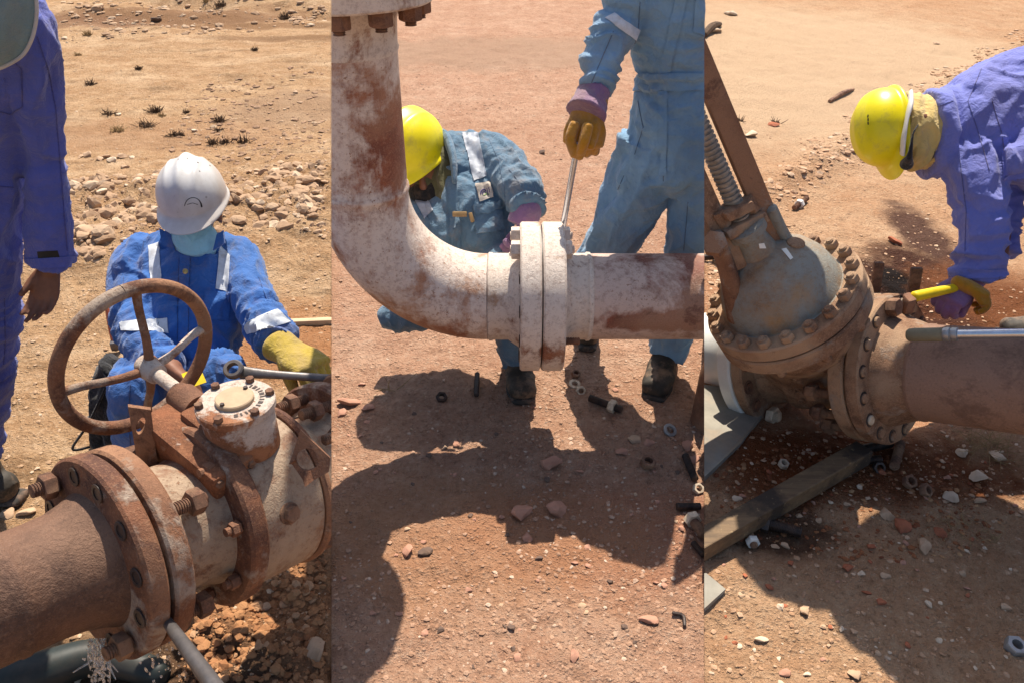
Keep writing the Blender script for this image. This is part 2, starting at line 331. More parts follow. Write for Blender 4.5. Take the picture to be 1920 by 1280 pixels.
def union(name, parts, voxel, smooth, mat, parent=None, side=None, loc=None, fold=None, label=None, amp=.006, decim=0):
    """fuse closed pieces into one continuous skin, then press in cloth folds"""
    org = root(parent).location.copy() if parent else V(loc if loc is not None else (0, 0, 0))
    vs, fs = join(*parts); me = bpy.data.meshes.new('tmp'); me.from_pydata([v-org for v in vs], [], fs); ob = bpy.data.objects.new('tmp', me); COL.objects.link(ob)
    bm = bmesh.new(); bm.from_mesh(me); bmesh.ops.recalc_face_normals(bm, faces=bm.faces[:]); bm.to_mesh(me); bm.free()
    r = ob.modifiers.new('r', 'REMESH'); r.mode = 'VOXEL'; r.voxel_size = voxel; r.use_smooth_shade = True
    if smooth: q = ob.modifiers.new('s', 'SMOOTH'); q.factor = .5; q.iterations = smooth
    bpy.context.view_layer.update(); dg = bpy.context.evaluated_depsgraph_get(); m2 = bpy.data.meshes.new_from_object(ob.evaluated_get(dg)); m2.name = name
    bpy.data.objects.remove(ob); bpy.data.meshes.remove(me)
    if fold:
        n = len(m2.vertices); c = np.empty(n*3); m2.vertices.foreach_get('co', c); c = c.reshape(-1, 3)
        nr = np.empty(n*3); m2.vertex_normals.foreach_get('vector', nr); nr = nr.reshape(-1, 3)
        w = c+np.array(org); disp = np.zeros(n); wsum = np.zeros(n)
        for (a, b, rr, kind, A) in fold:     # axis a-b, reach, 'ring' folds across it or 'long' folds along it
            a, b = np.array(a), np.array(b); ax = (b-a); L = np.linalg.norm(ax); ax = ax/L
            t = np.clip((w-a)@ax, 0, L); d = np.linalg.norm(w-(a+t[:, None]*ax), axis=1); wt = np.exp(-(d/rr)**2)+1e-6
            al = (w@ax)[:, None]*ax; pe = w-al; seed = (a*13.7).sum()
            dw = noise(w*9+seed)[:, None]*.55
            if kind == 'ring': q = pe*5.5+al*24+dw
            elif kind == 'long': q = pe*17+al*3.2+dw
            else: q = pe*9+al*9+dw
            x = .62-np.abs(noise(q+seed))*2.6; x = np.clip(x, -.7, .62)*1.6; x = np.sign(x)*np.abs(x)**1.6
            x = x+.22*(1-np.abs(noise(q*2.1+seed+5))*2.4); disp += wt*A*x; wsum += wt
        disp = disp/wsum; c = c+nr*disp[:, None]*amp*1.3; m2.vertices.foreach_set('co', c.ravel()); m2.update()
    if side: bm = bmesh.new(); bm.from_mesh(m2); clip_bm(bm, org, side); bm.to_mesh(m2); bm.free()
    for p in m2.polygons: p.use_smooth = True
    o = link(name, m2, mat, parent, org)
    if label: o['label'] = label
    return o
def patch(src, name, poly, mat, th=.003, Zr=None, parent=None, label=None, lift=.0015):
    """a sewn-on / stuck-on piece: the part of src's surface inside a four-cornered outline, raised by th"""
    org = root(src).location.copy(); bm = bmesh.new(); bm.from_mesh(src.data)
    c = EYEP-org; pts = [P(x, y, 1)-EYEP for x, y in poly]; cen = sum(pts, V())/len(pts)
    bmesh.ops.delete(bm, geom=[f for f in bm.faces if f.normal.dot(f.calc_center_median()-c) > 0], context='FACES')
    for i in range(len(pts)):
        n = pts[i].cross(pts[(i+1) % len(pts)]).normalized()
        if n.dot(cen) > 0: n = -n
        bmesh.ops.bisect_plane(bm, geom=bm.verts[:]+bm.edges[:]+bm.faces[:], plane_co=c, plane_no=n, clear_outer=True)
    if Zr: bmesh.ops.delete(bm, geom=[v for v in bm.verts if not (Zr[0] < FW.dot(v.co-c) < Zr[1])], context='VERTS')
    seen, best = set(), []
    for f0 in bm.faces:
        if f0 in seen: continue
        st, isl = [f0], []; seen.add(f0)
        while st:
            f = st.pop(); isl.append(f)
            for e in f.edges:
                for g_ in e.link_faces:
                    if g_ not in seen: seen.add(g_); st.append(g_)
        if len(isl) > len(best): best = isl
    keep = set(best); bmesh.ops.delete(bm, geom=[f for f in bm.faces if f not in keep], context='FACES'); bmesh.ops.delete(bm, geom=[v for v in bm.verts if not v.link_faces], context='VERTS')
    if not bm.faces: print('EMPTY PATCH', name); bm.free(); return None
    bm.normal_update(); mvs = [(v, v.normal.copy()) for v in bm.verts]
    for v, nn in mvs: v.co += nn*lift
    fs0, vs0 = bm.faces[:], bm.verts[:]; nm = {v: n_ for v, n_ in mvs}; bd = [(e.verts[0], e.verts[1]) for e in bm.edges if e.is_boundary]
    up = {v: bm.verts.new(v.co+nm[v]*th) for v in vs0}
    for f in fs0: bm.faces.new([up[v] for v in f.verts])
    for a, b in bd: bm.faces.new([a, b, up[b], up[a]])
    bmesh.ops.recalc_face_normals(bm, faces=bm.faces[:])
    me = bpy.data.meshes.new(name); bm.to_mesh(me); bm.free()
    for p in me.polygons: p.use_smooth = True
    me.set_sharp_from_angle(angle=math.radians(50))
    o = link(name, me, mat, parent or src, None)
    if label: o['label'] = label
    return o

# ------------------------------------------------------------------ ground
HOLE = P(1665, 540, 2.6)
def zg(side, x, y):
    x = np.asarray(x, float); y = np.asarray(y, float); p = np.stack([x, y, np.full_like(x, {'L': 3., 'M': 40., 'R': 80.}[side])], -1).reshape(-1, 3)
    near = np.clip(3.2/np.maximum(y.ravel(), .5), .25, 1)
    z = .012*fbm(p*3.2, 3)+(.006*fbm(p*14, 4, .6))*near; xf, yf = x.ravel(), y.ravel()
    if side == 'L':
        bm_ = np.exp(-((yf-3.75-.25*(xf+1.4))/.75)**2); z = z+bm_*(.10+.06*fbm(p*2.5+9, 3)+.035*np.abs(noise(p*9))+.018*fbm(p*24, 2))
        z = z+np.maximum(yf-4.8, 0)*.03+np.clip((yf-4.8)*.2, 0, 1)*(.05*fbm(p*1.1, 4)+.025*(1-np.abs(noise(np.stack([xf*.35, yf*1.6+xf*.55, xf*0], -1)))*2))
        z = z-.10*np.exp(-((yf-(8.9-.32*(xf+2.9)))/.22)**2)*np.clip(.6+noise(np.stack([xf*1.3, yf*.4, xf*0], -1)), 0, 1)+.07*np.exp(-((yf-(9.3-.32*(xf+2.9)))/.3)**2); dig = np.exp(-(((xf+.40)/.42)**2+((yf-1.2)/.5)**2)); z = z+dig*(.035*fbm(p*9+4, 4)+.02*np.abs(noise(p*22)))
    elif side == 'M':
        z = z+.006*fbm(p*7, 2)+np.maximum(yf-6, 0)*.01
    else:
        b = yf-(3.55+1.08*(xf-.9)); z = z+.05*np.exp(-(b/.22)**2)*(1+fbm(p*4, 2)); z = z+np.clip(b-.2, 0, 9)*.04*1
        z = z-.13*np.exp(-((xf-HOLE.x)**2+(yf-HOLE.y)**2)/.045)
        z = z+.012*np.exp(-(((xf-1.3)/.6)**2+((yf-2.9)/.5)**2))*fbm(p*7, 3)*3
    return z.reshape(x.shape)
def zs(side, x, y): return float(zg(side, np.array([x]), np.array([y]))[0])
def G(px, py, side, h=0.):
    d = P(px, py, 1)-EYEP; z = 0
    for _ in range(12):
        t = (z+h-EYE)/d.z; q = EYEP+d*t; z = .5*z+.5*zs(side, q.x, q.y)
    q.z = z+h; return q
def ground(side, u0, u1, mat, label):
    ys = np.concatenate([[-.55, -.2, .15], np.exp(np.linspace(math.log(1.55), math.log(12.5), 470))-1, [13, 16, 22, 35, 60, 110, 250]])
    us = [np.linspace(u0 if abs(u0) < 1 else -.72, u1 if abs(u1) < 1 else .72, 190)]
    if u0 < -1: us.insert(0, np.array([-6, -3.5, -2.2, -1.5, -1.1, -.95, -.84, -.77]))
    if u1 > 1: us.append(np.array([.77, .84, .95, 1.1, 1.5, 2.2, 3.5, 6]))
    us = np.concatenate(us); U, Y = np.meshgrid(us, ys); z = np.zeros_like(U)
    for _ in range(3): X = U*(Y*cs+(EYE-z)*sn); z = zg(side, X, Y)
    X = U*(Y*cs+(EYE-z)*sn); n, m = U.shape; vs = np.stack([X, Y, z], -1).reshape(-1, 3)
    idx = np.arange(n*m).reshape(n, m); q = np.stack([idx[:-1, :-1], idx[:-1, 1:], idx[1:, 1:], idx[1:, :-1]], -1).reshape(-1, 4)
    vs = vs.tolist(); q = q.tolist()
    for col, uu in ((0, u0), (m-1, u1)):
        if abs(uu) > 1: continue
        b = len(vs)
        for i in range(n):
            x, y, zz = vs[idx[i, col]]; z2 = zz-.15; vs.append([uu*(y*cs+(EYE-z2)*sn), y, z2])
        for i in range(n-1):
            f = [idx[i, col], idx[i+1, col], b+i+1, b+i]; q.append([int(k) for k in (f if col else f[::-1])])
    me = bpy.data.meshes.new('ground'); me.from_pydata(vs, [], q); me.polygons.foreach_set('use_smooth', [True]*len(me.polygons)); me.update()
    o = link('ground', me, mat, None, V((0, 0, 0))); return props(o, label, None, None, 'structure')
def mat_ground(name, a, b, c, pale, sc=1., stains=(), pb=.5, streak=None, peb=1.):
    t = NT(name, .95); t.b.inputs['Specular IOR Level'].default_value = .1
    n1 = t.noise(1.1*sc, 7, .65); n2 = t.noise(6.5*sc, 7, .7); n3 = t.noise(60, 6, .75); v = t.voro(55); v2 = t.voro(120)
    x = t.mix(t.ramp(n1, .38, .62), a, b); x = t.mix(t.ramp(n2, .42, .68, 0, .8), x, c)
    x = t.mix(t.ramp(t.noise(2.3, 5, .7), .55, .72, 0, pb), x, pale)
    if streak: x = t.mix(t.ramp(t.noise(1.3, 6, .7, t.scale(streak)), .50, .68, 0, .5), x, pale); x = t.mix(t.ramp(t.noise(2.1, 6, .7, t.scale(streak)), .54, .64, 0, .7), x, tuple(q*.55 for q in a))
    n6 = t.noise(19, 8, .8); x = t.mix(t.ramp(n6, .47, .36, 0, .55), x, tuple(q*.5 for q in a)); x = t.mix(t.ramp(n6, .54, .64, 0, .4), x, pale)
    x = t.mix(t.ramp(n3, .54, .68, 0, .6), x, pale); x = t.mix(t.ramp(n3, .46, .32, 0, .75), x, tuple(q*.42 for q in a))
    w = t.ramp(v, .10, .16, 1, 0); w = t.math('MULTIPLY', w, t.ramp(t.noise(31, 2, .5), .45, .55)); x = t.mix(t.math('MULTIPLY', w, .6*peb), x, pale)
    for s_ in stains:
        cen, rad, colr, k = s_[:4]; x = t.mix(t.math('MULTIPLY', t.blob(cen, rad, *s_[4:]), t.math('MULTIPLY', t.ramp(n3, .4, .85, 1, .85), k)), x, colr)
    h = t.math('ADD', t.math('MULTIPLY', t.ramp(v, 0, .35, 1, 0), .5*peb), t.math('ADD', t.math('MULTIPLY', n3, 1.1), t.math('ADD', n2, t.math('MULTIPLY', t.ramp(v2, 0, .4, 1, 0), .3))))
    return t.out(x, h, .9, .022)
gm = mat_ground
def gs(px, py, side): q = G(px, py, side); return (q.x, q.y, q.z)
MGL = gm('tan desert soil', (.42, .255, .135), (.50, .325, .185), (.34, .185, .09), (.64, .47, .31), streak=(1.2, 3.5, 1),
         stains=((gs(330, 32, 'L'), (1.5, .45, .6), (.20, .105, .055), .8), (gs(130, 42, 'L'), (.9, .35, .6), (.22, .12, .07), .7), (gs(470, 52, 'L'), (1.1, .14, .6), (.22, .12, .06), .75), (gs(575, 70, 'L'), (.9, .10, .6), (.22, .12, .06), .75), (gs(545, 205, 'L'), (.5, .5, .6), (.33, .21, .13), .7), (gs(250, 255, 'L'), (1.1, .35, .6), (.36, .20, .11), .5), (gs(560, 1160, 'L'), (.42, .35, .5), (.38, .18, .085), .85), (gs(570, 640, 'L'), (.35, .3, .5), (.36, .15, .06), .75), (gs(300, 1270, 'L'), (.38, .16, .5), (.09, .055, .035), .9), ))
MGM = gm('reddish gravelly soil', (.45, .26, .168), (.51, .315, .215), (.38, .195, .12), (.62, .46, .34), 1, ((gs(930, 100, 'M'), (1.6, .7, .5), (.36, .235, .16), .7), (gs(1180, 1000, 'M'), (.5, .22, .5), (.38, .165, .095), .6), (gs(860, 1000, 'M'), (.5, .3, .5), (.40, .20, .10), .5)), .35)
MGR = gm('orange tan soil', (.47, .275, .155), (.52, .33, .20), (.42, .22, .115), (.60, .44, .29), .8, (
    (gs(1560, 120, 'R'), (2.2, 2.6, 1), (.56, .40, .26), .8, .3, .2, 1.2), (gs(1520, 660, 'R'), (.9, .75, 1), (.42, .20, .11), .6),
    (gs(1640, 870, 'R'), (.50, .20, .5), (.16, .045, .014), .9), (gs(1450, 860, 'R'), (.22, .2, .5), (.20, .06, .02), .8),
    (gs(1840, 585, 'R'), (.5, .30, .5), (.12, .05, .025), .95, .35, .25, 6), (gs(1745, 530, 'R'), (.34, .46, .5), (.06, .024, .016), 1., .35, .25, 6), (gs(1730, 440, 'R'), (.13, .45, .5), (.095, .048, .034), 1., .35, .3, 6), (gs(1680, 525, 'R'), (.11, .16, .5), (.012, .008, .007), 1., .3, .2, 8), (gs(1880, 560, 'R'), (.35, .4, .5), (.22, .08, .03), .7), (gs(1470, 1010, 'R'), (.17, .10, .5), (.05, .02, .012), .85)), .3)  # near-black blob paints the shade inside the hole into the soil
ground('L', -6.0, ML, MGL, 'tan desert ground left of the cream elbow pipe')
ground('M', ML, MR, MGM, 'reddish gravel ground under the cream elbow pipe')
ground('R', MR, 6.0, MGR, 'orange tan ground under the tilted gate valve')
bs = mk('desert_floor', box((0, 200, -.45), (1, 0, 0), (0, 1, 0), (0, 0, 1), 900, 900, .2), MGL, smooth=False); props(bs, 'flat desert floor reaching to the horizon', None, None, 'structure')

# ------------------------------------------------------------------ stones
def rock_unit(sub, seed, cuts=9):
    r = random.Random(seed); bm = bmesh.new(); bmesh.ops.create_icosphere(bm, subdivisions=sub, radius=1)
    v = np.array([x.co[:] for x in bm.verts]); f = [[q.index for q in p.verts] for p in bm.faces]; bm.free()
    for _ in range(cuts):
        n = np.array([r.gauss(0, 1) for _ in range(3)]); n /= np.linalg.norm(n); d = r.uniform(.38, .78); k = v@n; o = np.maximum(k-d, 0); v = v-o[:, None]*n
    v = v*(1+.16*noise(v*2.2+seed)[:, None]); return v*np.array([1, r.uniform(.65, .95), r.uniform(.45, .75)]), f
def rocks_mass(name, side, places, mat, label, sub=1, kindname='gravel', embed=.05, flat=.62):
    units = [rock_unit(sub, k+50, 6) for k in range(14)]; VS, FS, b = [], [], 0
    for i, (x, y, s) in enumerate(places):
        v, f = units[i % 14]; a = RS.rand()*6.28; c, d = math.cos(a), math.sin(a)
        w = v*s; w = np.stack([w[:, 0]*c-w[:, 1]*d, w[:, 0]*d+w[:, 1]*c, w[:, 2]*flat], -1)
        VS.append(w+np.array([x, y, 0])); FS.append(np.array(f)+b); b += len(v)
    VS = np.concatenate(VS); FS = np.concatenate(FS); xy = np.array([(p[0], p[1]) for p in places]); zz = zg(side, xy[:, 0], xy[:, 1])
    VS[:, 2] += np.repeat(zz+np.array([p[2]*embed for p in places]), len(units[0][0]))
    me = bpy.data.meshes.new(name); me.from_pydata(VS.tolist(), [], FS.tolist()); me.update()
    o = link(name, me, mat, None, V((0, 0, 0))); return props(o, label, kindname, None, 'stuff')
def scatter(side, n, y0, y1, smin, smax, u0=None, u1=None, powr=2.5, mask=None):
    u0 = {'L': -.70, 'M': ML, 'R': MR}[side] if u0 is None else u0; u1 = {'L': ML, 'M': MR, 'R': .70}[side] if u1 is None else u1; out = []
    while len(out) < n:
        m = n; y = np.exp(RS.uniform(math.log(y0+1), math.log(y1+1), m))-1; u = RS.uniform(u0, u1, m); s = smin+(smax-smin)*RS.rand(m)**powr*1.
        s = s*(.8+.2*np.minimum(y+1, 5)/2.5); x = u*(y*cs+EYE*sn); lim = s/(y*cs+.85)*1.2
        ok = (u > u0+lim) & (u < u1-lim)
        cl = noise(np.stack([x*1.7, y*1.7, x*0+ord(side)], -1)); ok &= RS.rand(m) < np.clip(.55+cl*.9, .12, 1)
        if mask is not None: ok &= mask(x, y)
        out += list(zip(x[ok], y[ok], s[ok]))
    return out[:n]
rocks_mass('gravel', 'L', scatter('L', 12000, .9, 9.5, .0014, .013, powr=8), M['stoneL'], 'fine tan gravel and grit scattered over the left ground')
rocks_mass('gravel', 'M', scatter('M', 30000, .8, 7, .0013, .011, powr=8), M['stoneM'], 'fine pinkish gravel spread under the cream elbow pipe')
rocks_mass('gravel', 'R', scatter('R', 12000, .8, 5, .0014, .012, powr=8), M['stoneR'], 'fine orange gravel spread round the tilted gate valve')
berm = lambda x, y: np.abs(y-3.75-.25*(x+1.4)) < .55+.35*noise(np.stack([x*2, y*2, x*0], -1))
M['stoneB'] = mat_stone('mixed brown and tan rubble', (.34, .215, .13), (.45, .30, .19), (.62, .48, .34))
rocks_mass('rubble', 'L', scatter('L', 5200, 2.8, 5.0, .0035, .050, mask=berm, powr=9), M['stoneB'], 'long band of broken tan rubble behind the white helmet', 2, 'rubble', -.12, .95)
gpx = G(545, 205, 'L'); gmask = lambda x, y: ((x-gpx.x)/.75)**2+((y-gpx.y)/1.1)**2 < 1+.6*noise(np.stack([x*3, y*3, x*0], -1))
rocks_mass('far_gravel', 'L', scatter('L', 420, 3.5, 8.5, .008, .03, mask=gmask, powr=2.5), mat_stone('brown far gravel', (.25, .15, .09), (.34, .21, .13), (.5, .36, .24)), 'patch of coarse brown gravel on the far sand at right', 1, 'gravel')
gp2 = G(330, 32, 'L'); gmask2 = lambda x, y: ((x-gp2.x)/1.6)**2+((y-gp2.y)/.9)**2 < 1+.6*noise(np.stack([x*3, y*3, x*0], -1))
rocks_mass('gully_rubble', 'L', scatter('L', 500, 5, 12, .01, .05, mask=gmask2, powr=3), M['stoneB'], 'stony dark rim of the gully at the far top', 1, 'rubble', .1, .7)
clod = lambda x, y: ((x+.45)/.33)**2+((y-1.28)/.42)**2 < 1
rocks_mass('soil_clods', 'L', scatter('L', 2200, .9, 1.9, .003, .022, -.42, ML, mask=clod, powr=3.5), mat_stone('orange soil clods', (.30, .13, .055), (.40, .2, .09), (.5, .3, .17)), 'loose orange soil clods dug up beside the ball valve', 1, 'soil', .1, .8)
band = lambda x, y: np.abs(y-3.55-1.08*(x-.9)) < .26+.38*noise(np.stack([x*2, y*2, x*0], -1))
rocks_mass('roadside_gravel', 'R', scatter('R', 2600, 2.6, 9, .004, .030, mask=band, powr=4), M['stoneR'], 'diagonal band of coarse gravel along the sandy track edge', 1, 'gravel')
q1, q2 = G(1735, 530, 'R'), G(1680, 525, 'R')
pan = lambda x, y: (((x-.95)/.5)**2+((y-2.9)/.5)**2 < 1) & (((x-q1.x)/.26)**2+((y-q1.y)/.42)**2 > 1) & (np.hypot(x-q2.x, y-q2.y) > .2)
rocks_mass('chippings', 'R', scatter('R', 1800, 2.2, 3.6, .003, .02, mask=pan, powr=4), M['stoneR'], 'pale chippings behind the bonnet of the gate valve', 1, 'gravel')
wetm = lambda x, y: ((x-1.0)/.42)**2+((y-1.72)/.25)**2 < 1
rocks_mass('wet_chippings', 'R', scatter('R', 900, 1.3, 2.2, .003, .013, mask=wetm, powr=2.5), mat_stone('wet red stones', (.20, .06, .025), (.30, .12, .05), (.5, .3, .15)), 'wet reddish chippings below the gate valve flange', 1, 'gravel')
RK = [rock_unit(3, 200+k, 11) for k in range(9)]
def rock(px, py, w, side, mat, label, group=None, flat=.62, el=1., name='rock'):
    c = G(px, py, side); Z = FW.dot(c-EYEP); r = w/F*Z*.5; v, f = RK[int(px+py) % 9]; a = px*.7; ca, sa = math.cos(a), math.sin(a)
    w_ = v*r*np.array([el, 1, flat*1.25]); w_ = np.stack([w_[:, 0]*ca-w_[:, 1]*sa, w_[:, 0]*sa+w_[:, 1]*ca, w_[:, 2]], -1)
    c.z += r*flat*.30; bm = bmesh.new(); bv = [bm.verts.new(q) for q in w_]
    for q in f: bm.faces.new([bv[i] for i in q])
    clip_bm(bm, c, side); me = bpy.data.meshes.new(name); bm.to_mesh(me); bm.free()
    for p in me.polygons: p.use_smooth = True
    me.set_sharp_from_angle(angle=math.radians(24))
    return props(link(name, me, mat, None, c), label, 'rock', group)
ROCKS = [
 # left plot
 (595, 1222, 62, 'L', 'rock_tan', 'large tan boulder at the bottom corner beside the ball valve soil'), (182, 18, 34, 'L', 'rock_tan', 'flat tan boulder at the far top beside the standing man\'s shoulder'),
 (296, 39, 26, 'L', 'rock_dark', 'brown boulder on the rim of the far gully'), (367, 247, 17, 'L', 'rock_pale', 'small white rock on the sand just above the white helmet'),
 (155, 437, 42, 'L', 'rock_tan', 'larger of two rocks near the standing man\'s elbow'), (192, 440, 30, 'L', 'rock_tan', 'smaller of two rocks near the standing man\'s elbow'),
 (165, 293, 26, 'L', 'rock_tan', 'squarish rock at the top left of the rubble band'), (186, 300, 22, 'L', 'rock_tan', 'rounded rock next to the squarish one at the rubble band\'s left end'),
 (190, 361, 26, 'L', 'rock_pale', 'pale rock on the lower edge of the rubble left of the helmet'), (222, 216, 20, 'L', 'rock_pale', 'pale slab beside a dry bush on the far sand'), (472, 353, 24, 'L', 'rock_tan', 'tan rock in the rubble just right of the helmet'),
 (12, 965, 40, 'L', 'rock_tan', 'tan rock at the left edge behind the rusty pipe'), (50, 962, 34, 'L', 'rock_tan', 'flat tan stone touching the flange edge at left'), (488, 965+10, 20, 'L', 'rock_tan', 'small stone under the valve drum'), (500, 1140, 26, 'L', 'rock_tan', 'stone half sunk in the dug soil below the valve drum'),
 # middle plot
 (1045, 960, 52, 'M', 'rock_pink', 'largest flat slab standing in the pipe\'s shadow'), (980, 965, 56, 'M', 'rock_pink', 'wide low slab left of the largest slab'), (1033, 868, 50, 'M', 'rock_pink', 'pinkish slab half in shade below the flange'),
 (1165, 848, 34, 'M', 'rock_pink', 'oval pink stone beside the loose nuts'), (1190, 828, 32, 'M', 'rock_tan', 'tan stone behind the oval pink one'), (1216, 832, 26, 'M', 'rock_pink', 'pink stone between the oval stone and the white washer'), (1290, 838, 34, 'M', 'rock_pink', 'pink stone by the right edge of the middle ground'),
 (1302, 862, 26, 'M', 'rock_pink', 'lower pink stone by the right edge of the middle ground'), (1216, 1164, 38, 'M', 'rock_pink', 'flat round pink stone on the sunlit ground'), (765, 1034, 34, 'M', 'rock_pink', 'pink stone at the edge of the pipe\'s shadow'), (799, 1033, 36, 'M', 'rock_dark', 'dark glittering stone beside the pink one at the shadow edge'),
 (655, 757, 46, 'M', 'rock_pink', 'larger pale stone of the heap near the twig'), (690, 765, 34, 'M', 'rock_pink', 'right stone of the heap near the twig'), (640, 775, 26, 'M', 'rock_pink', 'small stone in front of the heap near the twig'),
 (960, 1175, 20, 'M', 'rock_dark', 'dark pebble in the middle of the sunlit ground'), (1170, 1177, 18, 'M', 'rock_dark', 'brown pebble left of the flat round pink stone'), (970, 1232, 26, 'M', 'rock_pink', 'stone near the bottom centre of the middle ground'), (1075, 1230, 30, 'M', 'rock_pink', 'stone cluster piece at the bottom right of the sunlit ground'),
 (1017, 287, 18, 'M', 'rock_dark', 'dark stone on the sand between the two men'), (826, 1106+75, 20, 'M', 'rock_dark', 'dark pebble on the sunlit ground left of centre'), (705, 885, 18, 'M', 'rock_pink', 'reddish stone at the left end of the pipe\'s shadow'), (990, 1008, 26, 'M', 'rock_pink', 'small stone just below the wide low slab'), (855, 832, 20, 'M', 'rock_pink', 'small pink stone in the sunlight left of centre'),
 # right plot
 (1408, 255, 30, 'R', 'rock_pale', 'pale rock on the sandy track above the valve stem'), (1450, 236, 24, 'R', 'rock_red', 'reddish stone right of the pale rock on the track'), (1741, 328, 24, 'R', 'rock_pale', 'round cream stone under the hooded man\'s chin'), (1756, 83, 16, 'R', 'rock_tan', 'small tan stone far up the sandy track'),
 (1677, 455, 30, 'R', 'rock_red', 'red stone at the edge of the dark soil'), (1338, 60, 34, 'R', 'rock_pale', 'rock at the top corner above the yoke'), (1372, 28, 30, 'R', 'rock_pale', 'upper pale rock in the top corner'), (1690, 990, 44, 'R', 'rock_red', 'orange brown flat stone in the big shadow'),
 (1663, 965, 36, 'R', 'rock_tan', 'tall tan stone at the top of the big shadow'), (1730, 1025, 40, 'R', 'rock_tan', 'tan slab in the shadow right of the orange stone'), (1762, 1000, 30, 'R', 'rock_red', 'reddish slab at the sunlit edge of the big shadow'), (1780, 932, 36, 'R', 'rock_pale', 'pale slab lying in the sun below the rusty pipe'),
 (1830, 895, 42, 'R', 'rock_pale', 'largest sunlit stone under the rusty pipe'), (1870, 858, 40, 'R', 'rock_pale', 'sunlit stone close under the rusty pipe'), (1805, 850, 30, 'R', 'rock_pale', 'pale stone beside the dry grass under the pipe'), (1836, 700+240, 26, 'R', 'rock_tan', 'tan stone in front of the largest sunlit stone'), (1510, 1146, 30, 'R', 'rock_tan', 'stone at the left edge of the big shadow'), (1427, 1200, 28, 'R', 'rock_pale', 'cream stone on the sunlit soil at the bottom left of the right ground'),
 (1472, 1260, 30, 'R', 'rock_pink', 'pink stone at the bottom edge below the shadow\'s left side'), (1604, 1265, 34, 'R', 'rock_tan', 'stone at the bottom edge inside the shadow'), (1652, 1130, 24, 'R', 'rock_red', 'brown stone in the middle of the big shadow'), (1660, 1080, 20, 'R', 'rock_tan', 'small stone above the brown one in the shadow'), (1590, 1066, 28, 'R', 'rock_red', 'brown slab left of the middle of the shadow'), (1885, 1140, 26, 'R', 'rock_tan', 'stone above the big loose nut at right'), (1471, 1136, 16, 'R', 'rock_red', 'small red stone on the sunlit soil'),
]
for a in ROCKS: rock(*a[:4], M[a[4]], a[5])
LAND = {'L': [(362, 300, 'white helmet'), (155, 437, 'larger of the two elbow rocks'), (165, 293, 'squarish rock'), (190, 361, 'pale rubble edge rock'), (472, 353, 'tan rock right of the helmet'), (590, 330, 'seam'), (367, 247, 'small white rock'), (222, 216, 'pale slab'), (296, 39, 'gully rim boulder'), (182, 18, 'flat far boulder'), (540, 150, 'gravelly patch')],
 'M': [(1045, 960, 'largest slab'), (980, 965, 'wide low slab'), (1033, 868, 'half shaded slab'), (1165, 848, 'oval pink stone'), (1216, 1164, 'flat round pink stone'), (765, 1034, 'pink shadow edge stone'), (655, 757, 'pale stone heap'), (1245, 690, 'standing man\'s boot'), (970, 700, 'crouching man\'s boot'), (828, 748, 'dark lone nut'), (1273, 1160, 'curved scrap'), (970, 1232, 'bottom centre stone'), (960, 1175, 'dark middle pebble'), (1213, 872, 'rusty nut'), (1290, 955, 'level black bolt'), (705, 885, 'reddish stone'), (826, 1181, 'left dark pebble')],
 'R': [(1690, 990, 'orange brown flat stone'), (1898, 1217, 'big grey nut'), (1830, 895, 'largest sunlit stone'), (1510, 1146, 'shadow edge stone'), (1427, 1200, 'cream stone'), (1652, 1130, 'brown shadow stone'), (1590, 1066, 'brown slab'), (1729, 921, 'slotted nut'), (1450, 930, 'timber'), (1408, 1020, 'white ended bolt'), (1467, 873, 'cream nut'), (1885, 1140, 'stone above the grey nut'), (1604, 1265, 'bottom edge stone'), (1762, 1000, 'reddish slab')]}
USED = set()
def placed_label(kind, x, y, side):
    """where a small thing lies, told by its nearest landmark"""
    for lx, ly, nm in sorted(LAND[side], key=lambda q: (q[0]-x)**2+(q[1]-y)**2)[:3]:
        dx, dy = x-lx, y-ly; d = ('right of' if dx > 0 else 'left of') if abs(dx) > 2*abs(dy) else (('below' if dy > 0 else 'above') if abs(dy) > 2*abs(dx) else ('below and right of' if dy > 0 and dx > 0 else 'below and left of' if dy > 0 else 'above and right of' if dx > 0 else 'above and left of'))
        far = 'close' if math.hypot(dx, dy) < 55 else 'some way'
        l = '%s %s %s the %s' % (kind, far, d, nm)
        if l not in USED: USED.add(l); return l
CN = {'rock_tan': 'tan', 'rock_pale': 'pale', 'rock_pink': 'pink', 'rock_dark': 'dark', 'rock_red': 'red'}
for side, cnt, x0, x1, y0, y1, w0, w1, mats, grp in (('L', 50, 150, 610, 296, 372, 9, 24, ('rock_tan', 'rock_pale', 'rock_tan'), 'rocks in the rubble band'), ('M', 80, 640, 1300, 720, 1270, 7, 17, ('rock_pink', 'rock_dark', 'rock_tan', 'rock_pink'), 'loose pebbles below the elbow pipe'), ('R', 80, 1340, 1910, 860, 1270, 8, 20, ('rock_pale', 'rock_red', 'rock_tan', 'rock_pink'), 'loose pebbles below the gate valve')):
    for i in range(cnt):
        x, y, w = RS.uniform(x0, x1), RS.uniform(y0, y1), RS.uniform(w0, w1); mt = mats[i % len(mats)]
        if side == 'L':
            if 285 < x < 440: continue
            y += (x-380)*.06
        l = placed_label('%s %s %s' % ('small' if w < (w0+w1)/2 else 'bigger', CN[mt], 'stone' if side == 'L' else 'pebble'), x, y, side)
        if l: rock(x, y, w, side, M[mt], l, grp)

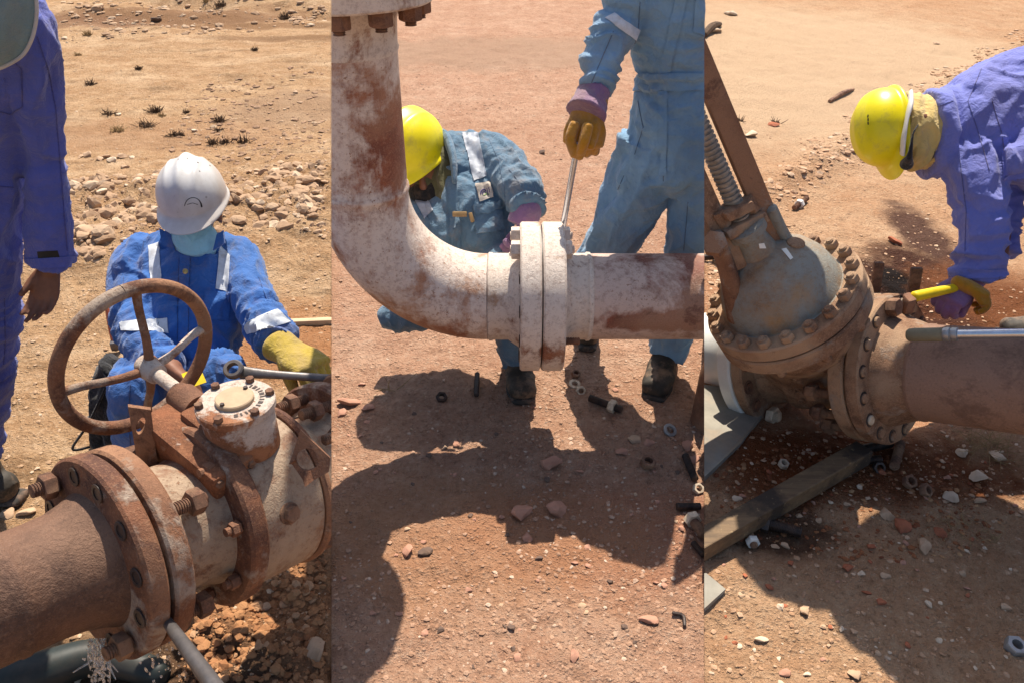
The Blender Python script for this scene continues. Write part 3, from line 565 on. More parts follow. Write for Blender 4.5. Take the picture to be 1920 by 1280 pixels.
# ------------------------------------------------------------------ dry bushes, grass, twigs
def bush(px, py, w, side, mat, label, group, n=46, h=.8, cat='shrub', name='dry_shrub', sprd=1., th=.0016):
    c = G(px, py, side); Z = FW.dot(c-EYEP); r = w/F*Z*.5; gsx = []; rr = random.Random(int(px*3+py)); n = int(n*rr.uniform(.5, 1.25)); sprd *= rr.uniform(.8, 1.5); h *= rr.uniform(.6, 1.15)
    for k in range(n):
        a = rr.uniform(0, 6.28); e = rr.uniform(.35, 1.45); L = r*rr.uniform(.3, 1.15); d = V((math.cos(a)*math.cos(e)*sprd, math.sin(a)*math.cos(e)*sprd, math.sin(e)*h))
        q = c+V((rr.gauss(0, r*.38), rr.gauss(0, r*.3), 0)); bend = V((rr.gauss(0, .2), rr.gauss(0, .2), rr.gauss(0, .2)))*L; t0 = max(th*Z/3.2, .0008)
        gsx.append(tube([(q, t0), (q+d*L*.5+bend*.3, t0*.8), (q+d*L+bend, t0*.4)], 4, 2, cap='flat'))
    o = mk(name, join(*gsx), mat, None, side, loc=c); return props(o, label, cat, group)
for i, (x, y, w) in enumerate([(170, 160, 16), (205, 215, 22), (275, 238, 26), (222, 246, 20), (292, 210, 18), (303, 218, 14), (412, 228, 18), (422, 268, 22), (350, 212, 12), (452, 268, 26), (398, 270, 16), (326, 255, 22), (410, 246, 16), (340, 165+90, 10), (147, 105, 10), (165, 66, 14), (260, 130, 10), (478, 95, 12), (535, 36, 18), (390, 8, 20), (415, 12, 22)]):
    bush(x, y, w*1.25, 'L', M['twig'] if int(x) % 3 else M['straw'], placed_label('dark dry bush' if w > 17 else 'tiny dark bush', x, y, 'L') or 'dark dry bush on the far sand', 'desert bushes beyond the rubble', 80, 1.0)
bush(1383, 228, 30, 'R', M['twig'], 'grey dry tuft on the sandy track left of the pale rock', None, 40); bush(1455, 232, 26, 'R', M['twig'], 'brown dry tuft against the reddish stone on the track', None, 40)
bush(1850, 835, 130, 'R', M['straw'], 'straw grass tuft in the shade under the rusty pipe', None, 90, .55, 'grass tuft', 'grass_tuft', 1.2, .0011)
bush(1800, 985, 110, 'R', M['straw'], 'thin straw stems at the edge of the big shadow', None, 26, .5, 'grass tuft', 'grass_tuft', 1.3, .0009)
bush(1860, 1010, 70, 'R', M['straw'], 'sparse straw blades on the sunlit soil at right', None, 12, .4, 'grass tuft', 'grass_tuft', 1.3, .0008)
bush(755, 735, 120, 'M', M['straw'], 'thin branching dry twig standing in front of the elbow', None, 7, 1.2, 'twig', 'dry_twig', .7, .0018)
def stick(a, b, r, side, mat, label, cat='stick', name='stick'):
    m_ = (a+b)*.5+V((0, 0, r)); return props(mk(name, tube([(a, r), (m_, r*1.15), (b, r*.7)], 8, 4), mat, None, side, loc=a), label, cat)
stick(G(1556, 190, 'R', .01), G(1600, 168, 'R', .01), .014, 'R', M['bolt'], 'short rusty rod lying on the gravel band above the yellow helmet', 'metal rod', 'metal_rod')
stick(G(1320, 66, 'R', .02), G(1350, 46, 'R', .02), .03, 'R', M['twig'], 'dark piece of wood in the top corner of the sandy track')

# ------------------------------------------------------------------ bolts, nuts, washers
def stud(name, a, b, r, mat, parent=None, nuts=(), nutmat=None, side=None, nr=1.75):
    """a stud through a flange: thread plus nuts as one small part"""
    a, b = V(a), V(b); ax = (b-a).normalized(); g = [threaded(a, b, r, .0045)]
    for s_, hh in nuts: g.append(hexnut(a+ax*s_, ax, r*nr, hh))
    return mk(name, join(*g), mat, parent, side, sharp=30)
def loose_bolt(p, d, L, r, mat, label, head=True, nutpos=None, side=None, nutmat=None, group=None):
    p = V(p); d = V(d).normalized(); t = thing('bolt', p, label, 'bolt', group)
    mk('shank', threaded(p, p+d*L, r), mat, t, side, sharp=30)
    if head: mk('bolt_head', hexnut(p-d*r*1.5, d, r*1.8, r*1.6), nutmat or mat, t, side, sharp=30)
    if nutpos is not None: mk('nut', hexnut(p+d*nutpos, d, r*1.8, r*1.7), nutmat or mat, t, side, sharp=30)
    return t
def nut(px, py, w, side, mat, label, ax=(.15, -.25, 1), group=None, bore=.55, rnd=False):
    c = G(px, py, side); r = w/F*FW.dot(c-EYEP)*.5; c.z += r*.15
    g = ring(c, ax, r, r*bore, r*.35, 28, r*.05) if rnd else hexnut(c, ax, r, r*.9, r*bore)
    return props(mk('washer' if rnd else 'nut', g, mat, None, side, loc=c, sharp=30), label, 'washer' if rnd else 'nut', group)
def on(px, py, side, h): return G(px, py, side, h)
def gbolt(x0, y0, x1, y1, rpx, side, mat, label, **k):
    a, b = G(x0, y0, side), G(x1, y1, side); Z = FW.dot(a-EYEP); r = rpx/F*Z; a.z += r*1.2; b.z += r*1.3; return loose_bolt(a, b-a, (b-a).length, r, mat, label, side=side, **k)
# middle plot ground hardware
nut(1079, 704, 17, 'M', M['bolt'], 'upper rusty nut near the standing man\'s shadow'); nut(1077, 722, 22, 'M', M['bolt_pale'], 'pale flat washer just below the upper rusty nut', rnd=True)
nut(1088, 733, 19, 'M', M['bolt_pale'], 'pale nut touching the pale washer', (.1, -.8, .6)); nut(828, 748, 22, 'M', M['bolt_dark'], 'dark nut alone in the crouching man\'s shadow', (.1, -.4, .9))
gbolt(1105, 752, 1165, 775, 7, 'M', M['bolt_dark'], 'thick dark bolt with a pale nut lying right of the pale nut', head=False, nutpos=.075, nutmat=M['bolt_pale'])
gbolt(893, 745, 895, 705, 5, 'M', M['bolt_dark'], 'slim dark bolt lying behind the flange shadow', head=False)
nut(1255, 808, 26, 'M', M['zinc'], 'bright grey washer near the right edge', (.3, -.4, .9), None, .6, True); nut(1213, 872, 30, 'M', M['bolt'], 'rusty nut below the pink stones', (.15, -.2, 1))
gbolt(1284, 860, 1302, 905, 7, 'M', M['bolt_dark'], 'black bolt pointing to the pale nut at the right edge', head=False); nut(1307, 918, 22, 'M', M['bolt_pale'], 'pale nut at the end of the black bolt', (.2, -.5, .8))
gbolt(1268, 955, 1312, 955, 7, 'M', M['bolt_dark'], 'black bolt lying level at the right edge', head=False); gbolt(1300, 985, 1318, 1012, 9, 'M', M['bolt'], 'rusty bolt with bright head at the right edge', head=True, nutmat=M['bolt_pale'])
gbolt(1299, 1022, 1318, 1045, 6, 'M', M['bolt_dark'], 'short dark bolt below the bright headed one', head=False)
a_, b_ = G(1262, 1148, 'M', .006), G(1284, 1172, 'M', .006); props(mk('metal_scrap', tube([(a_, .004), (a_*.5+b_*.5+V((.012, .01, 0)), .005), (b_, .004)], 8, 5), M['bolt_dark'], None, 'M', loc=a_), 'curved dark scrap of metal on the sunlit ground', 'scrap')
# right plot ground hardware
gbolt(1488, 396, 1512, 378, 5, 'R', M['bolt'], 'thin rusty bolt with a white nut on the pale chippings', head=False, nutpos=.05, nutmat=M['white_paint'])
gbolt(1318, 490, 1352, 486, 6, 'R', M['bolt_dark'], 'dark bolt with white nut left of the grey bonnet', head=False, nutpos=.05, nutmat=M['white_paint'])
gbolt(1402, 1000, 1413, 1030, 7, 'R', M['bolt'], 'bolt with a white end below the timber', head=False, nutpos=.035, nutmat=M['white_paint'])
nut(1467, 873, 21, 'R', M['bolt_pale'], 'cream nut lying on the wet soil above the timber'); nut(1484, 918, 26, 'R', M['bolt'], 'brown nut just below the timber', (.2, -.2, 1)); nut(1645, 876, 24, 'R', M['bolt_dark'], 'dark nut lying in front of the flange bolts', (0, -.8, .5))
nut(1701, 906, 28, 'R', M['bolt'], 'rusty nut behind its twin near the flange', (.2, -.5, .8)); nut(1729, 921, 28, 'R', M['bolt'], 'rusty slotted nut nearest the sunlit stones', (.5, -.5, .6))
nut(1898, 1217, 40, 'R', M['zinc'], 'big grey nut at the bottom right corner', (.1, -.2, 1), None, .5)
gbolt(1615, 850, 1668, 838, 9, 'R', M['bolt_dark'], 'oily bolt lying under the flange nearest the timber', head=False); gbolt(1610, 870, 1650, 868, 8, 'R', M['bolt_dark'], 'oily bolt lying below the first oily bolt', head=False)
gbolt(1674, 882, 1686, 838, 9, 'R', M['bolt'], 'thick bolt leaning upright against the lower flange', head=False)
gbolt(1440, 990, 1500, 1008, 11, 'R', M['bolt_dark'], 'black oily bolt lying in the dark stain', head=True)

# ------------------------------------------------------------------ pipe fittings
def flange(name, c, ax, ro, th, mat, parent, side, rb, nb, bore=.012, ri=.02, ph=.2, ch=.005, n=96):
    """plain disc, plus the places of its bolt holes; none are cut"""
    ax, s, t_ = frame(ax); c = V(c); bm = bmesh.new()
    vs, fs = ring(c, ax, ro, ri, th, n, ch); o = mk(name, (vs, fs), mat, parent, side, sharp=35)
    holes = []
    for k in range(nb):
        a = 2*math.pi*(k+ph)/nb; holes.append(c+(s*math.cos(a)+t_*math.sin(a))*rb)
    return o, holes
def hole_discs(holes, ax, r, mat, parent, side, off, name='hole_shade', only=None):  # dark discs laid on the face paint the shade inside the holes
    for k, h in enumerate(holes):
        if only and k not in only: continue
        ax_ = V(ax).normalized(); p = h+ax_*off
        mk(name, join(ring(p, ax_, r*1.25, r*.8, .0025, 20, .0006), lathe(p, ax_, [(0, r*.82), (.0008, r*.82)], 20)), mat, parent, side, sharp=30)

# ================================================================== LEFT PLOT: ball valve on the rusty pipe
A1, A2 = P(176, 1050, 1.385), P(588, 880, 1.75); AX = (A2-A1).normalized(); zb = A1.z
pl = thing('rusty_pipe', A1-AX*.5, 'rust brown pipe with its big flange entering from the lower left', 'pipe')
mk('pipe_barrel', lathe(A1-AX*2.2, AX, [(0, .100), (2.2-.15, .100), (2.2-.146, .1025), (2.2-.138, .1025), (2.2-.134, .100), (2.2-.09, .1005), (2.2-.05, .104), (2.2-.02, .113), (2.2-.0, .122)], 96), M['pipe_left'], pl, 'L', sharp=50)
f1, h1 = flange('flange', A1-AX*.0, AX, .184, .036, M['rust_bright'], pl, 'L', .153, 12, ph=.35)
def pxof(q): q = q-EYEP; z = FW.dot(q); return 960+F*RT.dot(q)/z, 640-F*UP.dot(q)/z
def near_px(hs, x, y): return min(range(len(hs)), key=lambda i: (pxof(hs[i])[0]-x)**2+(pxof(hs[i])[1]-y)**2)
KB = [near_px(h1, 118, 915), near_px(h1, 232, 1232)]
hole_discs(h1, -AX, .0135, M['bolt_dark'], pl, 'L', .001, only=[k for k in range(12) if k not in KB])
bv = thing('ball_valve', A1+AX*.3-V((0, 0, .3)), 'rusty ball valve with a spoked handwheel and peeling white gearbox', 'valve')
f2, h2 = flange('flange', A1+AX*.044, AX, .184, .038, M['rust_bright'], bv, 'L', .153, 12, ph=.35)
mk('gasket', lathe(A1+AX*.037, AX, [(0, .15), (.006, .15)], 64), M['bolt_dark'], bv, 'L')
for k in KB+[near_px(h2, 330, 930)]:
    h = h1[k]; st = stud('stud_bolt', h-AX*(.045 if k in KB else .0), h+AX*.15, .0125, M['bolt'], bv, ((.017 if k in KB else .003, .022), (.168 if k in KB else .118, .024)), side='L', nr=1.9)
L0 = .082
mk('valve_body', lathe(A1+AX*L0, AX, [(0, .135), (.02, .122), (.08, .122), (.12, .135), (.13, .163), (.14, .166), (.285, .166), (.292, .160), (.312, .157), (.335, .14), (.36, .122), (.405, .122), (.42, .135)], 128), M['rust_body'], bv, 'L', sharp=35)
mk('body_ring', ring(A1+AX*(L0+.112), AX, .180, .12, .040, 96, .006), M['rust_bright'], bv, 'L')
mk('body_ring', ring(A1+AX*(L0+.292), AX, .172, .12, .020, 96, .006), M['rust_bright'], bv, 'L')
ax, s_, t_ = frame(AX)
for k in range(16):
    a = 2*math.pi*k/16; c = A1+AX*(L0+.085)+(s_*math.cos(a)+t_*math.sin(a))*.152
    if k % 2: mk('ring_nut', join(hexnut(c+AX*.006, AX, .014, .018), cyl(c-AX*.004, c+AX*.008, .008, n=12)), M['rust_dark'], bv, 'L', sharp=30)
f3, h3 = flange('flange', A1+AX*(L0+.42), AX, .184, .038, M['rust_bright'], bv, 'L', .153, 12, ph=.1)
pr_ = thing('rusty_pipe', A1+AX*1.2, 'rust brown pipe flange bolted behind the ball valve at the seam', 'pipe')
mk('pipe_barrel', lathe(A1+AX*(L0+.56), AX, [(0, .15), (.05, .12), (.1, .108), (1.2, .108)], 64), M['pipe_left'], pr_, 'L')
mk('flange', ring(A1+AX*(L0+.52), AX, .19, .02, .038, 96, .006), M['rust_bright'], pr_, 'L')
for k in range(12): stud('stud_bolt', h3[k]-AX*.075, h3[k]+AX*.14, .0115, M['bolt'], bv, ((.025, .022), (.17, .022)), side='L', nr=1.9)
# plug on the drum
c = P(487, 948, 1.56); ax_d = (c-(A1+AX*((c-A1).dot(AX)))).normalized(); c = A1+AX*((c-A1).dot(AX))+ax_d*.164
mk('drain_plug', join(lathe(c, ax_d, [(0, .021), (.006, .021), (.007, .018)], 24), hexnut(c+ax_d*.007, ax_d, .016, .011)), M['bolt'], bv, 'L', sharp=30)
# gearbox
GZ = V((0, 0, 1)); gc = P(441, 752, 1.48); WD = V((-.78, .60, .14)).normalized(); WN = WD.cross(GZ)
H = P(280, 690, 1.62); wl = lambda t: H-WD*t
gb = mk('gearbox', join(lathe(gc-GZ*.115, GZ, [(0, .058), (.012, .066), (.092, .066), (.1, .062)], 64),
      box(wl(.215)+GZ*-.050-WN*.050, WD, WN, WN.cross(WD), .235, .092, .090, .010), box((wl(.19)+gc)*.5-GZ*.058, WD, WN, GZ, .145, .10, .07, .01)), M['rust_gear'], bv, 'L', sharp=35)
mk('mounting_neck', lathe(gc-GZ*.17, GZ, [(0, .072), (.06, .066)], 48), M['rust_bright'], gb, 'L')
mk('cover_flange', lathe(gc-GZ*.016, GZ, [(0, .069), (.003, .072), (.015, .072), (.018, .069)], 72), M['rust_gear'], gb, 'L')
mk('indicator_lid', lathe(gc+GZ*.002, GZ, [(0, .035), (.007, .035), (.009, .033)], 56), M['gear_plate'], gb, 'L')
for k in range(6):
    a = k*math.pi/3+.35; mk('cover_screw', hexnut(gc+V((math.cos(a)*.063, math.sin(a)*.063, .002)), GZ, .0085, .009), M['bolt'], gb, 'L', sharp=30)
for k in (0, 1): a = 1.1+k*math.pi; mk('lid_screw', hexnut(gc+V((math.cos(a)*.03, math.sin(a)*.03, .011)), GZ, .0045, .004), M['bolt_dark'], gb, 'L', sharp=30)
for k in range(14):      # chisel marks round the lid
    a = -1.25+k*.19; q = gc+V((math.cos(a)*.049, math.sin(a)*.049, .0022)); mk('stamp_mark', box(q, (math.cos(a), math.sin(a), 0), (-math.sin(a), math.cos(a), 0), GZ, .009, .0035 if k % 3 else .007, .0014), M['bolt_dark'], gb, 'L', smooth=False)
for u, v in ((.034, .030), (-.034, .030), (.034, -.033), (-.034, -.033)):
    c = wl(.332)+GZ*(v-.050)+WN*(u-.050); mk('housing_bolt', hexnut(c, -WD, .0085, .008), M['bolt'], gb, 'L', sharp=30)
mk('worm_collar', lathe(wl(.125)-GZ*.012, WD, [(-.03, .030), (.0, .032), (.018, .032), (.02, .026), (.034, .026)], 40), M['rust_dark'], gb, 'L')
mk('worm_shaft', cyl(wl(.09), wl(-.005), .0135, n=24), M['rust_gear'], gb, 'L')
# handwheel
hw = mk('handwheel', tube([(H+WD*.045+(frame(WD)[1]*math.cos(a)+frame(WD)[2]*math.sin(a))*.162, .0145) for a in (2*math.pi*k/32 for k in range(33))], 18, 3, cap='flat'), M['rust_bright'], bv, 'L', label='big round handwheel with four spokes')
mk('hub', join(lathe(H, WD, [(-.03, .016), (-.028, .021), (-.005, .024), (.01, .026), (.022, .02), (.026, .012)], 32), hexnut(H-WD*.036, WD, .013, .01)), M['rust_gear'], hw, 'L')
_, hs, ht = frame(WD)
def wheel_dir(px, py):   # in-plane direction from hub towards a picture point
    d = (P(px, py, 1)-EYEP); t = WD.dot(H+WD*.045-EYEP)/WD.dot(d); return ((EYEP+d*t)-(H+WD*.045)).normalized()
for (px, py) in ((255, 560), (366, 622), (276, 772), (135, 726)):
    d = wheel_dir(px, py); mk('spoke', tube([(H+d*.014, .010), (H+WD*.01+d*.06, .0085), (H+WD*.036+d*.12, .0085), (H+WD*.045+d*.158, .010)], 12, 4), M['rust_bright'] if px != 366 else M['rust_gear'], hw, 'L')
# lifting lugs
def lug(quad, hole, hr, Z, mat, th, label, parent, side, nrm):
    pts = [P(x, y, z) for x, y, z in quad]; n = V(nrm).normalized(); c = P(*hole); m = 24; inner = []
    u = (pts[1]-pts[0]).normalized(); w = n.cross(u).normalized()
    for k in range(m): a = 2*math.pi*k/m; inner.append(c+u*(hr[0]*math.cos(a))+w*(hr[1]*math.sin(a)))
    c0 = sum(pts, V())/len(pts); n2 = (pts[1]-pts[0]).cross(pts[2]-pts[0]).normalized(); proj = lambda p: p-n2*(p-pts[0]).dot(n2)
    inner = [proj(p) for p in inner]; outer = []
    def ray_edge(dv):
        best = None
        for i in range(len(pts)):
            a, b = pts[i], pts[(i+1) % len(pts)]; e = b-a; q = e.cross(n2); den = dv.dot(q)
            if abs(den) < 1e-9: continue
            t = (a-cc).dot(q)/den; x = cc+dv*t; k = (x-a).dot(e)/e.dot(e)
            if t > 0 and -1e-4 <= k <= 1.0001 and (best is None or t < best): best = t
        return cc+dv*(best or .03)
    cc = proj(c); dirs = [(p-cc).normalized() for p in inner]
    outer = [ray_edge(d) for d in dirs]
    for p in pts:      # keep true corners
        j = max(range(m), key=lambda i: dirs[i].dot((p-cc).normalized())); outer[j] = p
    vs = inner+outer+[p+n2*th for p in inner]+[p+n2*th for p in outer]; fs = []
    for k in range(m):
        j = (k+1) % m; fs += [(k, j, m+j, m+k), (2*m+k, 3*m+k, 3*m+j, 2*m+j), (k, 2*m+k, 2*m+j, j), (m+k, m+j, 3*m+j, 3*m+k)]
    return mk('lifting_lug', (vs, fs), mat, parent, side, label=label, sharp=30)
lug([(240, 762, 1.46), (283, 768, 1.48), (297, 880, 1.53), (262, 895, 1.51)], (264, 800, 1.48), (.0075, .020), 0, M['rust_bright'], .012, 'upright slotted lug between handwheel and flange', bv, 'L', -AX)
lug([(563, 805, 1.49), (619, 858, 1.50), (616, 884, 1.50), (572, 912, 1.47), (541, 870, 1.46)], (576, 862, 1.485), (.021, .021), 0, M['rust_bright'], .014, 'diamond shaped lug plate with a round eye', bv, 'L', -FW)
# pry bar, hose, splash
a, b = P(303, 1150, 1.36), P(405, 1290, 1.14); t = thing('pry_bar', b, 'grey steel pry bar wedged against the near flanges', 'pry bar'); mk('bar', tube([(a, .006, .004), (a*.8+b*.2, .0095), (b, .0125), (b+(b-a)*1.2, .0125)], 16, 5), M['iron'], t, 'L')
a = G(60, 1235, 'L', .05); t = thing('rubber_hose', a, 'black rubber hose lying under the rusty pipe at bottom left', 'hose'); mk('hose', tube([(G(-150, 1300, 'L', .05), .045), (G(60, 1262, 'L', .05), .045), (G(180, 1232, 'L', .045), .04), (G(300, 1262, 'L', .03), .03)], 20, 8), M['tyre'], t, 'L')
g = []; rr = random.Random(3)
for k in range(170):
    u = rr.random(); x = rr.choice([rr.gauss(182, 9), rr.gauss(182, 9), rr.gauss(300, 22)]); y = 1205+75*u+rr.gauss(0, 5); s0 = rr.uniform(.0007, .0026)
    c = P(x+(u*26-8)*rr.uniform(-.5, 1), y, 1.42+rr.gauss(0, .03)); g.append(ell(c, (1, 0, 0), (0, 1, 0), V((rr.gauss(0, .2), 0, 1)), s0, s0, s0*rr.uniform(1, 3.2), 8, 6))
for k in range(11): x = 168+k*3.6; c = P(x, 1196, 1.42); g.append(tube([(c, .0012), (P(x+rr.gauss(2, 7), 1228, 1.42), rr.uniform(.001, .0028)), (P(x+rr.gauss(6, 14), rr.uniform(1240, 1290), 1.43), .0009)], 8, 5))
props(mk('water_splash', join(*g), M['water'], None, 'L', loc=P(190, 1240, 1.42)), 'water dripping and splashing from the bottom of the opened flange', 'water', None, 'stuff')
# lath and hammer on the ground
a, b = G(398, 611, 'L', .012), G(640, 601, 'L', .012); d = (b-a); t = mk('timber_lath', box((a+b)*.5, d, V((-d.y, d.x, 0)), GZ, d.length, .025, .022, .002), M['lath'], None, 'L', loc=a); props(t, 'long pale timber lath on the ground beside the kneeling man', 'timber lath')
a, b = G(218, 652, 'L', .02), G(203, 580, 'L', .14); t = thing('hammer', a, 'hammer with red handle standing at the kneeling man\'s sleeve', 'hammer'); mk('handle', tube([(a, .012), (a*.5+b*.5, .014), (b, .011)], 14, 4), M['red_paint'], t, 'L'); mk('hammer_head', box(a+V((0, 0, .012)), (1, .3, 0), (-.3, 1, 0), GZ, .032, .03, .035, .005), M['iron'], t, 'L')

# ================================================================== people tools
def helmet(c, up, fwd, mat, parent, side, s=1., ridge=.006, peak=.048, vents=False, label=None, brim=.010, hs=1.):
    up = V(up).normalized(); f = V(fwd); f = (f-up*f.dot(up)).normalized(); r = up.cross(f); c = V(c); n, m = 96, 40
    def pt(th, ph, off=0):
        # th 0 top .. 1 rim ; ph angle from forward
        a = th*math.pi/2; cx, sx = math.cos(ph), math.sin(ph); R = math.sin(a)**.86; hgt = math.cos(a)**.9 if a < math.pi/2-1e-6 else 0
        x = (sx*.112)*R; y = (cx*.136)*R; z = .135*hgt*hs
        z += ridge*math.exp(-(x/.016)**2)*hgt**.5*1.2; z += .5*ridge*math.exp(-((abs(x)-.05)/.008)**2)*hgt**.7
        return c+(r*x+f*y+up*z)*s*(1+off)
    rs = []
    for i in range(m): rs.append([pt(max(.012, i/(m-1)), 2*math.pi*j/n) for j in range(n)])
    for k, (o_, dz) in enumerate(((.35, -.004), (.8, -.009), (1., -.012))):
        row = []
        for j in range(n):
            ph = 2*math.pi*j/n; b = pt(1, ph)-c; pk = max(0, math.cos(ph))**2.2*peak+brim; d = b.normalized()
            row.append(c+b+d*(pk*o_*s)+up*((dz-(.020*o_*max(0, math.cos(ph))**2))*s))
        rs.append(row)
    for k, (o_, dz) in enumerate(((.97, -.016), (.4, -.012), (-.04, -.006))):
        row = []
        for j in range(n):
            ph = 2*math.pi*j/n; b = pt(1, ph)-c; pk = max(0, math.cos(ph))**2.2*peak+brim; d = b.normalized()
            row.append(c+b+d*((pk*o_ if o_ > 0 else -.003)*s)+up*((dz-(.020*max(o_, 0)*max(0, math.cos(ph))**2))*s))
        rs.append(row)
    for i in range(m-1, 0, -4): rs.append([c+(pt(i/(m-1), 2*math.pi*j/n)-c)*.965-up*.002*s for j in range(n)])
    o = mk('helmet', rings(rs), mat, parent, side, sharp=60, label=label)
    if vents:
        for k in (-1, 0, 1):
            q = pt(.33, vents+k*.17); nn = (q-c).normalized(); mk('vent_slot', ell(q, nn.cross(r).normalized(), r, nn, .006*s, .0035*s, .0025*s, 10, 6), M['ink'], o, side)
    return o, pt
def hand(W_, d, pn, curls, mat, parent, side, name='glove', s=1., fat=1., thumb=(.6, .5, .5), tflip=1, back=None, spread=.06, voxel=.003, wr=.028, label=None, loc=None, extra=()):
    """palm with five fingers; d wrist->knuckles, pn the way the palm faces, curls per finger (radians per joint)"""
    W_ = V(W_); d = V(d).normalized(); pn = V(pn); pn = (pn-d*pn.dot(d)).normalized(); sd = d.cross(pn)*tflip; g = []
    Lp = .088*s; g.append(tube([(W_-d*.02*s, wr*s*fat, wr*.8*s*fat), (W_+d*.02*s, .033*s*fat, .02*s*fat), (W_+d*.055*s, .041*s*fat, .018*s*fat), (W_+d*Lp, .040*s*fat, .0145*s*fat)], 24, 4, hint=sd))
    lens = (.068, .077, .072, .056); segs = (.46, .30, .24)
    for k in range(4):
        o = (-.030+.0205*k)*s*(1+.12*(fat-1)); q = W_+d*(Lp-.006*abs(k-1.3)*s)+sd*-o; dd = (d+sd*(-(k-1.5)*-spread*-1)).normalized(); pp = pn; r0 = .0098*s*fat; pts = [(q-dd*.02*s, r0), (q, r0*1.05)]; ang = 0
        for j in range(3):
            ang += curls[k][j] if isinstance(curls[k], (tuple, list)) else curls[k]; e = dd*math.cos(ang)+pn*math.sin(ang); q = q+e*(lens[k]*segs[j]*s*2*.55+0); pts.append((q, r0*(1-.07*(j+1))))
        g.append(tube(pts, 14, 4))
    a, b, c_ = thumb; q = W_+d*.022*s+sd*.026*s; e = (sd*a+d*b+pn*c_).normalized(); e2 = (sd*a*.4+d*b+pn*(c_+.35)).normalized()
    g.append(tube([(q-e*.01, .013*s*fat), (q+e*.03*s, .0125*s*fat), (q+e*.03*s+e2*.028*s, .011*s*fat), (q+e*.03*s+e2*.052*s, .0092*s*fat)], 14, 4))
    return union(name, g+list(extra), voxel, 3, mat, parent, side, loc, label=label)
def head_geo(c, up, f, s=1.):
    up = V(up).normalized(); f = V(f); f = (f-up*f.dot(up)).normalized(); r = f.cross(up); c = V(c); k = lambda x, y, z: c+(r*x+f*y+up*z)*s
    g = [ell(k(0, -.012, .03), r, f, up, .076*s, .092*s, .085*s), ell(k(0, .022, -.04), r, f, up, .058*s, .062*s, .07*s), ell(k(0, .03, .012), r, f, up, .062*s, .062*s, .05*s),
         tube([(k(0, .088, .018), .007*s), (k(0, .100, -.008), .011*s), (k(0, .104, -.022), .014*s), (k(0, .092, -.03), .013*s)], 12, 3), ell(k(0, .078, -.088), r, f, up, .022*s, .016*s, .016*s),
         ell(k(0, .082, -.055), r, f, up, .024*s, .012*s, .009*s), ell(k(0, .084, .032), r, f, up, .045*s, .012*s, .009*s), ell(k(.036, .074, -.02), r, f, up, .02*s, .016*s, .018*s), ell(k(-.036, .074, -.02), r, f, up, .02*s, .016*s, .018*s)]
    for q in (-1, 1): g.append(ell(k(.078*q, -.008, -.005), r, f, up, .009*s, .018*s, .03*s, 14, 10))
    return g, k
def eyes(k, parent, side, s=1.):
    for q in (-1, 1):
        c = k(.031*q, .076, .012); e = mk('eye', ell(c, (1, 0, 0), (0, 1, 0), GZ, .0125*s, .0125*s, .0125*s, 16, 10), mat_plain('eye white', (.6, .57, .52), .2, .02), parent, side); mk('iris', ell(k(.031*q, .0855, .011), (1, 0, 0), (0, 1, 0), GZ, .0055*s, .0055*s, .0055*s, 12, 8), M['ink'], e, side)
def boot(ank, toe, parent, side, s=1., lean=GZ):
    ank, toe = V(ank), V(toe); d = toe-ank; d.z = 0; d.normalize(); sdv = d.cross(GZ); z0 = toe.z
    g = [tube([(ank+V((0, 0, .10))*s, .052*s, .055*s), (ank+V((0, 0, .04))*s, .045*s, .05*s), (V((ank.x, ank.y, z0+.06*s)), .045*s, .05*s)], 20, 4, hint=d),
         tube([(V((ank.x, ank.y, z0+.05*s))-d*.05*s, .040*s, .042*s), (V((ank.x, ank.y, z0+.055*s))+d*.03*s, .045*s, .05*s), (V((ank.x, ank.y, z0+.048*s))+d*.12*s, .05*s, .038*s), (V((ank.x, ank.y, z0+.042*s))+d*.185*s, .045*s, .034*s)], 22, 5, hint=sdv)]
    b = union('boot', g, .006, 4, M['boot'], parent, side, fold=((ank, toe, .2, 'x', .5),)); c0 = V((ank.x, ank.y, z0))
    mk('sole', tube([(c0-d*.085*s+GZ*.012, .034*s, .013), (c0-d*.03*s+GZ*.012, .040*s, .013), (c0+d*.05*s+GZ*.011, .038*s, .012), (c0+d*.14*s+GZ*.012, .051*s, .013), (c0+d*.21*s+GZ*.014, .038*s, .012)], 24, 5, hint=sdv), M['sole'], b, side)
    return b
def on_surf(src, px, py):
    """first point of src's surface seen along a picture ray"""
    org = root(src).location; d = (P(px, py, 1)-EYEP).normalized(); ok, loc, nr, _ = src.ray_cast(EYEP-org, d); return (loc+org, nr) if ok else (None, None)
def seams(src, lines, mat, r=.0016, name='seam'):
    """raised double-stitched seams following the cloth"""
    bpy.context.view_layer.update()
    for ln in lines:
        run = []
        for (x0, y0), (x1, y1) in zip(ln[:-1], ln[1:]):
            n = max(2, int(math.hypot(x1-x0, y1-y0)/7))
            for k in range(n): run.append((x0+(x1-x0)*k/n, y0+(y1-y0)*k/n))
        run.append(ln[-1]); pts = []
        for x, y in run:
            q, nr = on_surf(src, x, y)
            if q is None: continue
            if pts and (q-pts[-1][0]).length > .022:
                if len(pts) > 3: break
                pts = []
            pts.append((q+nr*.0006, r))
        if len(pts) > 3: mk(name, tube(pts, 6, 2), mat, src, None)

